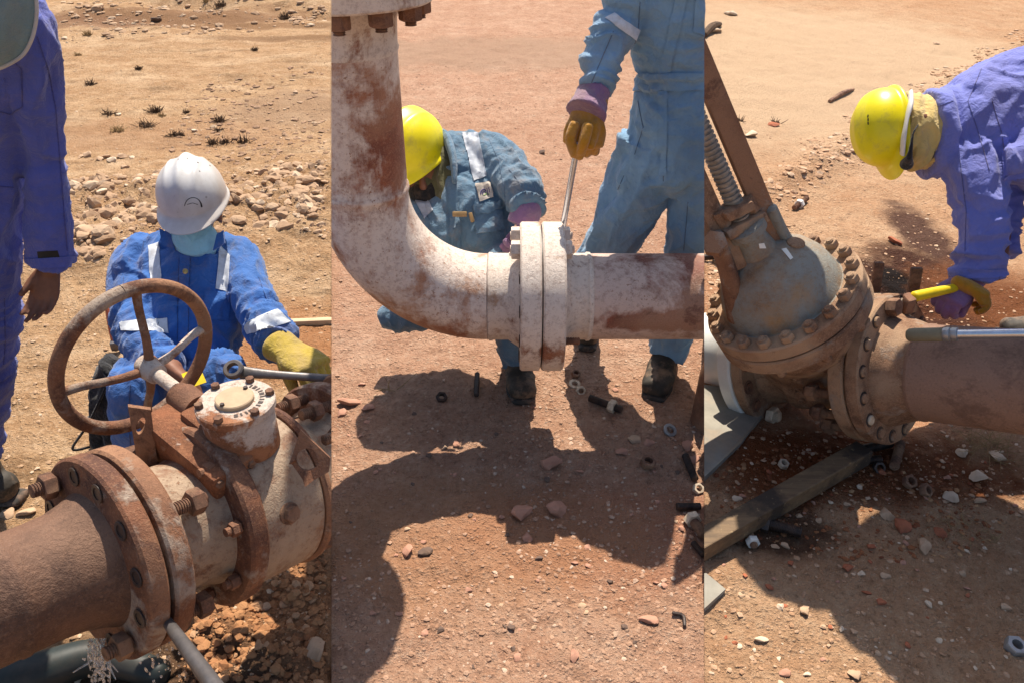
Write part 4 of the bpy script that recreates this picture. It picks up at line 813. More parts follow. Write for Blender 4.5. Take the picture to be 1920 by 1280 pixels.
# ================================================================== LEFT PLOT: standing man at the left edge
def person(name_loc, parts, label, side, voxel=.006):
    o = union('person', parts, voxel, 3, M['skin'], None, side, name_loc); return props(o, label, 'person')
base = G(-40, 930, 'L')
sh, el_, wr_ = P(62, 70, 1.60), P(92, 290, 1.72), P(96, 492, 1.86)
hd, hk = head_geo(P(-95, -240, 1.45), (0, 0, 1), (.9, .2, -.1))
armL = tube([(P(40, 60, 1.58), .03), (P(84, 300, 1.75), .022), (P(96, 480, 1.86), .020), (P(95, 505, 1.88), .022)], 16, 5)
HW = P(95, 500, 1.88); hd_d = (P(78, 575, 1.90)-HW)
def hand_geo_only(W_, d, pn, curls, s=1., fat=1., thumb=(.6, .5, .5), tflip=1, spread=.06):
    W_ = V(W_); d = V(d).normalized(); pn = V(pn); pn = (pn-d*pn.dot(d)).normalized(); sd = d.cross(pn)*tflip; g = []; Lp = .088*s
    g.append(tube([(W_-d*.02*s, .025*s, .02*s), (W_+d*.02*s, .031*s, .018*s), (W_+d*.055*s, .039*s, .016*s), (W_+d*Lp, .038*s, .013*s)], 24, 4, hint=sd))
    lens = (.068, .077, .072, .056); segs = (.46, .30, .24)
    for k in range(4):
        o = (-.030+.0205*k)*s; q = W_+d*(Lp-.006*abs(k-1.3)*s)-sd*o; dd = (d-sd*((k-1.5)*spread)).normalized(); r0 = .0092*s*fat; pts = [(q-dd*.02*s, r0), (q, r0*1.05)]; ang = 0
        for j in range(3): ang += curls[k]*(.7+.3*j); e = dd*math.cos(ang)+pn*math.sin(ang); q = q+e*(lens[k]*segs[j]*s*1.1); pts.append((q, r0*(1-.08*(j+1))))
        g.append(tube(pts, 14, 4))
    a, b, c_ = thumb; q = W_+d*.022*s+sd*.026*s; e = (sd*a+d*b+pn*c_).normalized(); e2 = (sd*a*.4+d*b+pn*(c_+.25)).normalized()
    g.append(tube([(q-e*.01, .012*s), (q+e*.03*s, .0115*s), (q+e*.03*s+e2*.026*s, .010*s), (q+e*.03*s+e2*.05*s, .0085*s)], 14, 4)); return g
lm = person(base, hd+[armL, tube([(P(-95, -180, 1.5), .05), (P(-85, -40, 1.55), .055), (P(-75, 60, 1.6), .12, .08), (P(-70, 350, 1.78), .10, .08), (P(-65, 520, 1.9), .11, .09), (P(-55, 700, 2.05), .06), (P(-50, 850, 2.2), .045)], 20, 4, hint=RT)]
     + hand_geo_only(HW, hd_d, (-.2, -.9, -.1), (.25, .32, .40, .5), .86, 1., (.3, .95, .35), 1, .03), 'standing person in an indigo coverall at the left edge, bare hand hanging down', 'L', .0045)
cov = union('coverall', [
    tube([(P(-90, -60, 1.53), .10, .09), (P(-75, 0, 1.56), .16, .10), (P(-62, 90, 1.62), .140, .11), (P(-62, 250, 1.70), .112, .11), (P(-66, 420, 1.81), .108, .11), (P(-70, 560, 1.92), .122, .11), (P(-75, 640, 2.0), .118, .11)], 40, 5, hint=RT),
    tube([(P(-45, 560, 1.92), .10), (P(-42, 700, 2.05), .078), (P(-48, 820, 2.17), .068), (P(-50, 835, 2.185), .069)], 30, 6, cap='flat'),
    tube([(P(-150, 560, 1.92), .10), (P(-150, 700, 2.05), .08), (P(-150, 850, 2.2), .07)], 24, 6, cap='flat'),
    tube([(P(30, 30, 1.57), .062), (P(52, 110, 1.61), .056), (P(74, 230, 1.69), .045), (P(86, 330, 1.76), .041), (P(93, 430, 1.82), .047), (P(96, 494, 1.86), .051)], 36, 7, cap='flat')],
    .0065, 3, M['indigo'], lm, 'L', fold=((P(55, 100, 1.6), P(74, 230, 1.69), .09, 'long', 1.), (P(74, 230, 1.69), P(86, 350, 1.76), .07, 'ring', .8), (P(86, 350, 1.76), P(97, 494, 1.86), .07, 'long', .7), (P(-60, 50, 1.6), P(-60, 400, 1.8), .16, 'long', 1), (P(-60, 500, 1.9), P(-48, 830, 2.18), .12, 'ring', .7)), amp=.009)
patch(cov, 'grease_stain', [(70, 472), (108, 470), (112, 484), (72, 486)], M['ink'], .0006, lift=.0004, label='black grease smear on the cuff')
patch(cov, 'sleeve_cuff', [(48, 486), (142, 480), (142, 500), (48, 504)], M['indigo'], .002)
seams(cov, [[(70, 70), (90, 130), (104, 200), (112, 300), (120, 400), (126, 470)], [(10, 100), (40, 130), (42, 200), (20, 215), (0, 210)], [(0, 350), (25, 352)], [(8, 560), (10, 640), (0, 760)]], M['indigo_dark'])
# grey flap over shoulder
g = []; rows = []
outl = [(20, -30, 62), (0, -10, 67), (-20, 22, 69), (-30, 50, 66), (-50, 78, 58), (-60, 102, 44), (-70, 118, 22), (-80, 131, -10)]
for (x0, y, x1) in outl: rows.append([P(x0-60+(x1-x0+60)*k/14, y+(1-k/14)*3, 1.415+.05*(k/14)**2+.0004*y-.006*math.sin(k*.9)) for k in range(15)])
n = 15; vs = [p for r in rows for p in r]; fs = [(i*n+j, i*n+j+1, (i+1)*n+j+1, (i+1)*n+j) for i in range(len(rows)-1) for j in range(n-1)]
fl = mk('neck_flap', (vs, fs), M['flap'], lm, 'L', label='grey green cloth hanging over the shoulder'); md = fl.modifiers.new('s', 'SOLIDIFY'); md.thickness = .006
mk('flap_piping', tube([(r[-1], .0035) for r in rows]+[(P(-60, 131, 1.5), .0035)], 8, 4), M['trim'], fl, 'L')
boot(P(-40, 870, 2.22), G(-12, 935, 'L'), lm, 'L')

# ================================================================== LEFT PLOT: kneeling man in the white helmet
base = G(290, 850, 'L'); fdir = D(.10, -.66, -.74); updir = D(-.03, .76, -.64)
hd, hk = head_geo(P(362, 408, 2.21), updir, fdir, .88)
SHL, ELL, WRL = P(252, 480, 2.27), P(240, 620, 2.12), P(322, 690, 1.96); SHR, ELR, WRR = P(448, 482, 2.27), P(505, 600, 2.12), P(540, 655, 2.0)
km = person(base, hd+[tube([(P(362, 445, 2.24), .05), (P(358, 485, 2.27), .06, .055), (P(352, 540, 2.26), .13, .07), (P(345, 640, 2.25), .11, .08), (P(330, 740, 2.3), .12, .09)], 24, 5, hint=RT),
    tube([(P(352, 500, 2.27), .04), (SHL+GZ*-.01, .03), (P(246, 600, 2.14), .025), (P(300, 676, 1.99), .022), (P(325, 691, 1.95), .024)], 16, 6), tube([(P(352, 500, 2.27), .04), (SHR+GZ*-.01, .03), (P(488, 590, 2.13), .025), (P(526, 648, 2.01), .022), (P(545, 660, 1.98), .024)], 16, 6),
    tube([(P(325, 745, 2.3), .05), (P(266, 728, 2.02), .03), (P(262, 860, 2.1), .028)], 16, 6), tube([(P(350, 745, 2.3), .05), (P(412, 715, 2.08), .028), (P(430, 850, 2.2), .028)], 16, 6)]
    + hand_geo_only(P(322, 690, 1.95), D(.75, -.5, -.3), D(.3, -.8, -.4), (.6, .6, .65, .7), .95), 'person kneeling behind the ball valve in a blue coverall, white helmet and blue mask', 'L')
cov = union('coverall', [
    tube([(P(362, 452, 2.25), .075, .07), (P(356, 480, 2.27), .135, .085), (P(352, 520, 2.25), .172, .10), (P(348, 590, 2.22), .160, .11), (P(340, 680, 2.24), .145, .12), (P(330, 750, 2.3), .15, .13)], 44, 6, hint=RT),
    tube([(P(300, 478, 2.27), .055), (P(258, 488, 2.26), .060), (P(248, 540, 2.21), .057), (P(250, 600, 2.14), .054), (P(264, 640, 2.07), .050), (P(295, 672, 2.0), .046), (P(318, 688, 1.965), .040)], 36, 7, cap='flat'),
    tube([(P(405, 480, 2.27), .055), (P(442, 486, 2.27), .060), (P(464, 540, 2.2), .055), (P(488, 590, 2.13), .053), (P(508, 625, 2.06), .054), (P(526, 648, 2.01), .047)], 36, 7, cap='flat'),
    tube([(P(330, 740, 2.3), .10), (P(292, 722, 2.15), .076), (P(258, 716, 2.02), .064), (P(257, 745, 1.99), .062), (P(262, 790, 2.03), .062), (P(264, 842, 2.09), .056)], 36, 7, cap='flat'),
    tube([(P(350, 740, 2.3), .10), (P(385, 715, 2.17), .066), (P(415, 696, 2.08), .052), (P(425, 740, 2.05), .052), (P(430, 830, 2.2), .058)], 36, 7, cap='flat')],
    .006, 3, M['blue'], km, 'L', fold=((P(352, 470, 2.25), P(345, 700, 2.24), .13, 'x', 1.), (P(250, 480, 2.26), P(245, 610, 2.13), .07, 'long', 1.), (P(246, 600, 2.13), P(318, 688, 1.96), .07, 'ring', 1.3), (P(450, 490, 2.26), P(488, 590, 2.13), .07, 'long', .9), (P(488, 590, 2.12), P(535, 655, 2.0), .07, 'ring', 1.3), (P(300, 705, 2.1), P(256, 700, 2.0), .08, 'ring', 1.1), (P(256, 710, 2.0), P(262, 840, 2.09), .08, 'long', .9), (P(350, 720, 2.2), P(420, 690, 2.05), .09, 'ring', 1.3)), amp=.0085)
for nm, q, l in (('reflective_strip', [(279, 462), (298, 455), (305, 548), (283, 540)], 'left chest strip'), ('reflective_strip', [(412, 460), (432, 480), (428, 548), (404, 542)], 'right chest strip'), ('reflective_strip', [(224, 604), (314, 596), (316, 624), (228, 620)], 'sleeve band'), ('reflective_strip', [(455, 608), (520, 580), (545, 604), (464, 626)], 'sleeve band')): patch(cov, nm, q, M['reflect'], .002, Zr=(1.7, 2.3))
patch(cov, 'placket', [(337, 480), (356, 480), (352, 640), (334, 640)], M['blue'], .002, Zr=(1.7, 2.3)); patch(cov, 'chest_pocket', [(384, 545), (432, 550), (428, 600), (384, 598)], M['blue'], .003, Zr=(1.7, 2.3))
seams(cov, [[(336, 484), (333, 560), (333, 640)], [(357, 484), (353, 560), (353, 640)], [(270, 452), (262, 500), (266, 560), (282, 600)], [(385, 546), (433, 551)], [(232, 520), (228, 600)], [(485, 520), (506, 580)], [(245, 720), (240, 780), (246, 840)]], M['blue_dark'], .0012)
for q in ([(298, 428), (320, 440), (328, 470), (304, 460)], [(406, 440), (418, 432), (421, 456), (399, 470)]):
    pts = [P(x, y, 2.155) for i, (x, y) in enumerate(q)]; mk('collar_wing', prism(pts, FW, .008), M['blue'], cov, 'L', smooth=False)
mk('button', lathe(P(348, 509, 2.105), -FW, [(0, .007), (.003, .007), (.004, .005)], 20), mat_plain('brass', (.55, .4, .15), .35, .1, metal=.8), cov, 'L')
hm, hpt = helmet(P(362, 371, 2.18), updir, fdir, M['helmet_white'], km, 'L', .80, .011, .04, brim=.006, label='scuffed white safety helmet')
for c0, c1, m_ in ((.55, 2.9, .0022),):       # stamped arc emblem
    cc = P(362, 380, 2.05)
def on_surf(src, px, py):
    """first point of src's surface seen along a picture ray"""
    org = root(src).location; d = (P(px, py, 1)-EYEP).normalized(); ok, loc, nr, _ = src.ray_cast(EYEP-org, d); return (loc+org, nr) if ok else (None, None)
bpy.context.view_layer.update()
pts = []
for k in range(13):
    a = math.pi*(.02+.94*k/12); q, nr = on_surf(hm, 362+16*math.cos(a), 389-18*math.sin(a))
    if q is not None: pts.append((q+nr*.0003, .0009 if k > 3 else .0024-.0004*k))
if len(pts) > 3: mk('emblem', tube(pts, 8, 2), M['ink'], hm, 'L', label='worn black arc emblem')
pts = []
for k in range(5):
    q, nr = on_surf(hm, 351+5*k, 384-(2-abs(k-2))*1.5)
    if q is not None: pts.append((q+nr*.0003, .0007))
if len(pts) > 2: mk('emblem', tube(pts, 6, 2), M['ink'], hm, 'L')
# mask
mo = union('face_mask', [ell(hk(0, .052, -.045), D(1, 0, 0), fdir, updir, .064, .066, .058), ell(hk(0, .10, -.02), D(1, 0, 0), fdir, updir, .022, .022, .032)], .004, 6, M['mask'], km, 'L', fold=((hk(0, .1, -.09), hk(0, .1, 0), .12, 'ring', 1.),), amp=.005)
for q_ in (-1, 1): mk('ear_loop', tube([(hk(.058*q_, .07, -.02), .0015), (hk(.07*q_, .03, .0), .0015), (hk(.078*q_, -.01, .005), .0015)], 6, 4), M['trim'], mo, 'L')
# gloved right hand gripping the wrench
WA, WB = P(452, 697, 1.86), P(660, 712, 1.88); wd = (WB-WA).normalized()
hand(P(535, 655, 1.985), D(.80, -.42, -.42), D(-.1, -.85, .4), (.8, .85, .85, .9), M['glove_yellow'], km, 'L', 'glove', 1.12, 1.28, (.4, .9, .5), -1, spread=.04, voxel=.003, wr=.034)
w = thing('wrench', P(560, 705, 1.87), 'dark steel ring spanner gripped in the mustard glove', 'wrench')
u = D(.05, 1, .35)
mk('handle', tube([(WA, .016, .006), (WA+wd*.03, .013, .007), (WA+wd*.10, .010, .006), (WB, .011, .006)], 16, 5, hint=u), M['iron'], w, 'L'); mk('ring_end', ring(WA-wd*.012+D(0, -.3, 1)*-.008, D(0, .5, -1), .023, .0135, .016, 32, .003), M['iron'], w, 'L')
yp = prism([P(340, 700, 1.84), P(374, 688, 1.85), P(386, 716, 1.84), P(352, 728, 1.82)], FW, .004); props(mk('yellow_tag', yp, M['yellow_paint'], None, 'L', smooth=False, loc=P(360, 710, 1.84)), 'flat yellow tag held behind the handwheel', 'tag')
boot(P(262, 830, 2.12), P(250, 880, 2.12)-V((0, 0, .02)), km, 'L', .9)
# black bag
c = G(215, 835, 'L', 0); bg = thing('tool_bag', c, 'black canvas bag slumped on the ground behind the kneeling man\'s shin', 'bag')
union('bag_body', [tube([(c+V((0, .04, .02)), .075, .07), (c+V((.01, .05, .14)), .07, .055), (c+V((.04, .06, .26)), .035, .03)], 24, 5)], .007, 3, M['black'], bg, 'L', fold=((c, c+V((0, 0, .3)), .2, 'long', 1),), amp=.012)
mk('strap', tube([(c+V((-.06, -.03, .02)), .004), (c+V((-.10, -.05, .03)), .004), (c+V((-.03, -.04, .12)), .004), (c+V((.03, 0, .22)), .004)], 8, 6), M['black'], bg, 'L')

# ================================================================== MIDDLE PLOT: cream elbow and pipe
YP = P(905, 556, 2.34); py_, pz_ = YP.y, YP.z; R0 = .125; xv = -.408; RB = .335; XE = xv+RB
ep = thing('elbow_pipe', (xv, py_, pz_), 'rust streaked cream elbow pipe coming down and turning right to a flange', 'pipe')
pts = []
for k in range(41):
    a = math.pi/2*k/40; c = V((XE-RB*math.cos(a), py_, pz_+RB-RB*math.sin(a))); pts.append(c)
n = 96; rs = []
def ring_at(c, tn, r): tn = tn.normalized(); s0 = V((0, 1, 0)); u0 = tn.cross(s0); return [c+s0*(r*math.cos(2*math.pi*j/n))+u0*(r*math.sin(2*math.pi*j/n)) for j in range(n)]
top = V((xv, py_, 1.16))
for z in np.linspace(1.16, pz_+RB+.012, 16): rs.append(ring_at(V((xv, py_, z)), V((0, 0, -1)), R0))
for dz, dr in ((.007, .004), (.0, .005), (-.006, .004)): rs.append(ring_at(V((xv, py_, pz_+RB+dz)), V((0, 0, -1)), R0+dr))
for k in range(1, 41): tn = pts[min(k+1, 40)]-pts[max(k-1, 0)]; rs.append(ring_at(pts[k], tn, R0))
rs.append(ring_at(V((XE+.002, py_, pz_)), RT, R0))
mk('elbow_barrel', rings(rs), M['pipe_cream'], ep, 'M', sharp=50)
FX = P(1013, 556, 2.34).x; FR = .216
mk('weld_neck', lathe((XE+.003, py_, pz_), RT, [(0, R0), (.004, R0+.004), (.012, R0+.003), (.016, R0+.001), (FX-XE-.096, R0+.001), (FX-XE-.082, R0+.012), (FX-XE-.064, R0+.024)], 96), M['pipe_cream_clean'], ep, 'M', sharp=50)
fo, fh = flange('flange', (FX-.060, py_, pz_), RT, FR, .058, M['pipe_cream_clean'], ep, 'M', .178, 12, ph=.5)
hole_discs(fh, (-1, 0, 0), .014, M['bolt_dark'], fo, 'M', .001)
mk('upper_neck', lathe((xv, py_, 1.16), GZ, [(0, R0+.001), (.01, R0+.004), (.02, R0+.001), (.075, R0+.004), (.10, R0+.012), (.118, R0+.03)], 96), M['pipe_cream_clean'], ep, 'M', sharp=50)
uf, uh = flange('flange', (xv, py_, 1.278), GZ, .222, .05, M['pipe_cream_clean'], ep, 'M', .185, 12, ph=.25)
for h in uh: stud('stud_bolt', h-GZ*.045, h+GZ*.03, .014, M['rust_dark'], uf, ((.012, .032),), side='M', nr=2.0)
mk('standpipe', lathe((xv, py_, 1.332), GZ, [(0, .222), (.05, .222), (.051, .16), (.12, R0), (1.0, R0)], 72), M['pipe_cream_clean'], ep, 'M', sharp=50)
hp = thing('straight_pipe', (FX+.4, py_, pz_), 'dull cream pipe with maroon rust running right from the flange', 'pipe')
mk('gasket', lathe((FX-.0018, py_, pz_), RT, [(0, FR-.012), (.0036, FR-.012)], 64), M['bolt_dark'], hp, 'M')
f2_, fh2 = flange('flange', (FX+.002, py_, pz_), RT, FR, .062, M['pipe_cream_clean'], hp, 'M', .178, 12, ph=.5)
mk('weld_neck', lathe((FX+.064, py_, pz_), RT, [(0, R0+.030), (.014, R0+.014), (.03, R0+.001), (.066, R0+.001), (.070, R0+.005), (.078, R0+.004), (.082, R0)], 96), M['pipe_cream_clean'], hp, 'M', sharp=50)
mk('pipe_barrel', lathe((FX+.146, py_, pz_), RT, [(0, R0), (1.6, R0)], 96), M['pipe_cream_right'], hp, 'M', sharp=50)
for h in fh:
    if abs(h.z-pz_) > .16 and h.z > pz_ : stud('stud_bolt', h-RT*.028, h+RT*.15, .0125, M['pipe_cream_clean'], fo, ((.003, .028), (.145, .026)), side='M', nr=2.1)
h = fh[0].copy(); hh = min(fh, key=lambda p: abs(p.z-(pz_-.045))+ (0 if p.y < py_ else 9)); stud('stud_bolt', hh+RT*.06, hh+RT*.165, .011, M['rust_dark'], f2_, (), side='M')
# supports for things at the right edge: dark standing stub
c = G(1318, 790, 'M'); t = thing('pipe_stub', c, 'dark rusty pipe stub standing at the right edge by the standing man\'s boot', 'pipe stub'); mk('stub', lathe(c+V((.03, 0, -.02)), GZ, [(0, .07), (.2, .062), (.26, .05), (.262, .04)], 40), M['rust_dark'], t, 'M')

# ---- crouching man in yellow helmet
base = G(860, 700, 'M'); fd, ud = D(-.40, -.62, -.68), D(-.10, .78, -.62)
hd, hk = head_geo(P(792, 312, 2.60), ud, D(.1, -.75, -.66), .98)
cm = person(base, hd+[tube([(P(815, 330, 2.62), .05), (P(850, 350, 2.62), .07), (P(880, 430, 2.6), .12, .09), (P(870, 530, 2.7), .12, .1)], 20, 5), tube([(P(900, 330, 2.62), .04), (P(968, 350, 2.54), .025), (P(986, 396, 2.44), .024)], 14, 6), tube([(P(870, 545, 2.72), .05), (P(955, 520, 2.56), .03), (P(968, 660, 2.78), .028)], 14, 6), tube([(P(850, 545, 2.72), .05), (P(780, 578, 2.74), .03)], 14, 4)], 'person crouching behind the cream elbow in a faded blue coverall and yellow helmet', 'M')
cov = union('coverall', [
    tube([(P(835, 300, 2.66), .09, .085), (P(862, 318, 2.66), .125, .10), (P(878, 380, 2.62), .155, .12), (P(872, 460, 2.62), .155, .125), (P(862, 540, 2.7), .15, .13)], 44, 6, hint=RT),
    tube([(P(850, 310, 2.68), .075), (P(900, 296, 2.66), .088), (P(938, 312, 2.6), .080), (P(968, 345, 2.53), .072), (P(985, 372, 2.47), .056), (P(988, 396, 2.42), .046)], 36, 7, cap='flat'),
    tube([(P(800, 380, 2.64), .07), (P(770, 440, 2.55), .065), (P(800, 520, 2.5), .055)], 24, 6),
    tube([(P(860, 540, 2.72), .10), (P(920, 505, 2.58), .085), (P(965, 520, 2.53), .075), (P(968, 600, 2.66), .062), (P(968, 672, 2.79), .056)], 30, 7, cap='flat'),
    tube([(P(850, 550, 2.74), .10), (P(790, 575, 2.74), .080), (P(744, 592, 2.76), .058), (P(728, 588, 2.76), .045)], 30, 7)],
    .0065, 3, M['steel_shaded'], cm, 'M', fold=((P(862, 320, 2.66), P(870, 520, 2.64), .14, 'x', 1.1), (P(880, 300, 2.66), P(965, 345, 2.53), .09, 'long', .8), (P(965, 345, 2.53), P(988, 396, 2.42), .07, 'ring', 1.4), (P(800, 575, 2.72), P(725, 592, 2.72), .1, 'ring', .5)), amp=.009)
patch(cov, 'reflective_strip', [(866, 250), (897, 250), (913, 330), (889, 340)], M['reflect_dim'], .002, Zr=(2.2, 2.8)); patch(cov, 'reflective_strip', [(777, 375), (800, 368), (812, 395), (795, 410)], M['reflect_dim'], .002, Zr=(2.2, 2.8))
bdg = patch(cov, 'badge', [(891, 346), (918, 341), (925, 370), (899, 379)], M['badge'], .003, Zr=(2.2, 2.8))
patch(cov, 'chest_pocket', [(886, 388), (935, 380), (944, 430), (893, 440)], M['steel_shaded'], .006, Zr=(2.2, 2.8), lift=.004); patch(cov, 'pocket_flap', [(886, 386), (936, 378), (938, 392), (912, 402), (888, 400)], M['steel_shaded'], .004, Zr=(2.2, 2.8), lift=.011)
patch(cov, 'placket', [(838, 300), (856, 300), (864, 470), (846, 470)], M['steel_shaded'], .003, Zr=(2.2, 2.8))
bpy.context.view_layer.update()
def logo(src, outline, r, mat, name='print'):
    pts = []
    for x, y in outline:
        q, nr = on_surf(src, x, y)
        if q is not None: pts.append((q+nr*.0004, r))
    if len(pts) > 2: mk(name, tube(pts, 6, 2), mat, src, 'M')
seams(cov, [[(917, 262), (935, 300), (945, 350), (950, 410)], [(838, 306), (848, 400), (850, 470)], [(858, 306), (866, 400), (868, 470)], [(938, 300), (965, 330), (992, 372)]], M['pale_dark'], .0012)
if bdg:
    logo(bdg, [(901, 365), (901.5, 360), (905, 356), (909, 356), (911, 359)], .0016, M['logo_blue']); logo(bdg, [(904, 366), (905, 361), (908, 359.5), (910, 362)], .0011, M['logo_blue']); logo(bdg, [(906, 366.5), (910, 366), (912, 362)], .0014, M['logo_green']); logo(bdg, [(913, 353), (914, 359), (915, 366)], .0012, M['logo_blue']); logo(bdg, [(916, 352), (917.5, 357), (918, 361)], .0012, M['logo_blue']); logo(bdg, [(917, 363), (916, 366), (914, 367)], .001, M['logo_green'])
mk('pen_clip', box(P(862, 402, 2.46), RT, UP, FW, .045, .016, .012, .003), M['straw'], cov, 'M'); mk('pen_clip', box(P(884, 408, 2.47), D(.3, -1, 0), D(1, .3, 0), FW, .03, .012, .01, .002), M['straw'], cov, 'M')
mk('collar', tube([(P(822, 252, 2.62), .012, .02), (P(838, 262, 2.56), .014, .026), (P(850, 300, 2.50), .012, .03), (P(852, 340, 2.48), .008, .02)], 14, 5, hint=RT), M['steel_shaded'], cov, 'M')
union('scarf', [tube([(P(800, 268, 2.62), .05), (P(822, 300, 2.60), .058, .062), (P(832, 345, 2.57), .045), (P(836, 380, 2.54), .02)], 24, 5), ell(hk(0, .045, -.05), D(1, 0, 0), D(.1, -.75, -.66), ud, .068, .066, .062)], .006, 3, M['scarf'], cm, 'M', fold=((P(810, 260, 2.62), P(835, 380, 2.55), .1, 'long', 1),), amp=.008)
union('neck_cover', [ell(hk(-.005, .075, -.058), D(1, 0, 0), D(.1, -.75, -.66), ud, .06, .05, .05)], .005, 4, M['black'], cm, 'M')
helmet(P(768, 288, 2.58), D(-.16, .62, -.55), D(-.50, -.60, -.55), M['helmet_yellow'], cm, 'M', 1.02, .006, .03, label='bright yellow safety helmet')
hand(P(986, 398, 2.455), D(-.05, -1, .12), D(-.9, .1, .2), (.7, .75, .75, .8), M['glove_purple'], cm, 'M', 'glove', 1.05, 1.3, (.3, .8, .6), 1, spread=.03, wr=.040)
union('glove_cuff', [tube([(P(992, 380, 2.46), .042), (P(986, 400, 2.44), .047), (P(976, 424, 2.44), .044)], 24, 5, cap='flat')], .004, 3, M['glove_purple'], cm, 'M')
boot(P(967, 650, 2.80), G(972, 716, 'M'), cm, 'M', 1.)

# ---- standing man in faded blue
base = G(1285, 690, 'M'); hd, hk = head_geo(P(1290, -330, 2.12), GZ, (-.3, -1, -.2))
sm = person(base, hd+[tube([(P(1285, -250, 2.12), .055), (P(1280, -180, 2.12), .06), (P(1285, -60, 2.2), .13, .09), (P(1290, 150, 2.35), .11, .09), (P(1275, 280, 2.42), .12, .1)], 20, 5, hint=RT), tube([(P(1215, -130, 2.14), .035), (P(1160, 30, 2.19), .025), (P(1112, 172, 2.2), .022), (P(1106, 195, 2.2), .024)], 14, 6),
    tube([(P(1230, 280, 2.43), .08), (P(1140, 470, 2.65), .05), (P(1105, 570, 2.88), .04)], 14, 6), tube([(P(1320, 280, 2.43), .08), (P(1290, 470, 2.6), .05), (P(1250, 660, 2.80), .04)], 14, 6)], 'person standing in a faded blue coverall holding a steel bar, cut off at the chest', 'M', .007)
cov = union('coverall', [
    tube([(P(1275, -190, 2.1), .09, .08), (P(1280, -110, 2.14), .18, .11), (P(1286, 0, 2.22), .165, .125), (P(1290, 110, 2.31), .150, .12), (P(1288, 160, 2.35), .148, .12), (P(1282, 230, 2.39), .162, .13), (P(1278, 310, 2.45), .165, .13)], 48, 6, hint=RT),
    tube([(P(1230, -120, 2.14), .07), (P(1190, -60, 2.16), .07), (P(1166, 20, 2.185), .062), (P(1145, 75, 2.195), .058), (P(1124, 130, 2.2), .052), (P(1110, 176, 2.2), .045)], 36, 8, cap='flat'),
    tube([(P(1228, 270, 2.43), .115), (P(1196, 350, 2.5), .102), (P(1156, 430, 2.60), .090), (P(1122, 500, 2.70), .080), (P(1105, 560, 2.86), .070)], 40, 8, cap='flat'),
    tube([(P(1330, 270, 2.43), .12), (P(1318, 380, 2.5), .108), (P(1302, 470, 2.59), .092), (P(1278, 560, 2.69), .08), (P(1251, 662, 2.81), .068)], 40, 8, cap='flat')],
    .0065, 3, M['steel_blue'], sm, 'M', fold=((P(1286, -50, 2.2), P(1290, 110, 2.3), .15, 'x', .8), (P(1290, 120, 2.3), P(1285, 180, 2.36), .15, 'ring', .9), (P(1180, -40, 2.17), P(1112, 176, 2.2), .08, 'ring', 1.1), (P(1215, 290, 2.45), P(1105, 560, 2.7), .12, 'long', .9), (P(1325, 290, 2.45), P(1260, 640, 2.78), .12, 'long', .9)), amp=.009)
patch(cov, 'reflective_strip', [(1135, 34), (1152, 26), (1199, 58), (1192, 76)], M['reflect'], .002); patch(cov, 'waistband', [(1180, 140), (1325, 138), (1325, 170), (1176, 172)], M['steel_blue'], .004, Zr=(2, 2.45)); patch(cov, 'fly_placket', [(1234, 172), (1252, 172), (1250, 330), (1238, 330)], M['steel_blue'], .003, Zr=(2, 2.5))
patch(cov, 'front_placket', [(1268, -10), (1290, -10), (1256, 138), (1236, 138)], M['steel_blue'], .003, Zr=(1.9, 2.5)); patch(cov, 'chest_pocket', [(1305, -10), (1325, -10), (1325, 70), (1300, 60)], M['steel_blue'], .004, Zr=(1.9, 2.5))
seams(cov, [[(1200, 5), (1196, 60), (1180, 120)], [(1180, 143), (1322, 140)], [(1178, 170), (1322, 168)], [(1243, 176), (1243, 260), (1244, 340)], [(1196, 190), (1206, 240), (1190, 290)], [(1170, 330), (1130, 420), (1110, 470)], [(1284, 10), (1262, 80), (1248, 136)], [(1304, 62), (1320, 66)], [(1290, 380), (1282, 470)], [(1150, 60), (1120, 130), (1104, 168)]], M['pale_dark'], .0014)
hand(P(1103, 205, 2.20), D(-.14, -.98, .10), D(.15, .1, .98), (.95, 1.0, 1.0, 1.05), M['glove_orange'], sm, 'M', 'glove', 1.06, 1.36, (-.1, 1.0, -.6), 1, spread=.02, wr=.036, voxel=.003, extra=(tube([(P(1078, 235, 2.16), .016), (P(1070, 262, 2.165), .0155), (P(1078, 290, 2.18), .014)], 14, 5), tube([(P(1102, 238, 2.145), .016), (P(1094, 270, 2.15), .015), (P(1086, 294, 2.18), .013)], 14, 5)))
union('glove_cuff', [tube([(P(1113, 168, 2.2), .046), (P(1106, 190, 2.195), .047), (P(1098, 212, 2.185), .056)], 24, 5, cap='flat')], .004, 3, M['glove_purple'], sm, 'M', fold=((P(1112, 168, 2.2), P(1098, 214, 2.19), .08, 'x', .8),), amp=.004)
a, b = P(1083, 270, 2.19), P(1052, 445, 2.36); t = thing('steel_bar', b, 'slim polished steel bar held upright on the flange bolt', 'steel bar'); mk('shaft', tube([(a, .0085), (a*.5+b*.5, .0085), (b, .0085)], 16, 4), M['chrome'], t, 'M'); mk('socket_end', cyl(b-(b-a).normalized()*.012, b+(b-a).normalized()*.03, .014, n=20), M['chrome'], t, 'M')
boot(P(1250, 655, 2.82), G(1240, 708, 'M'), sm, 'M', 1.); boot(P(1106, 560, 2.92), G(1102, 612, 'M'), sm, 'M', .95)

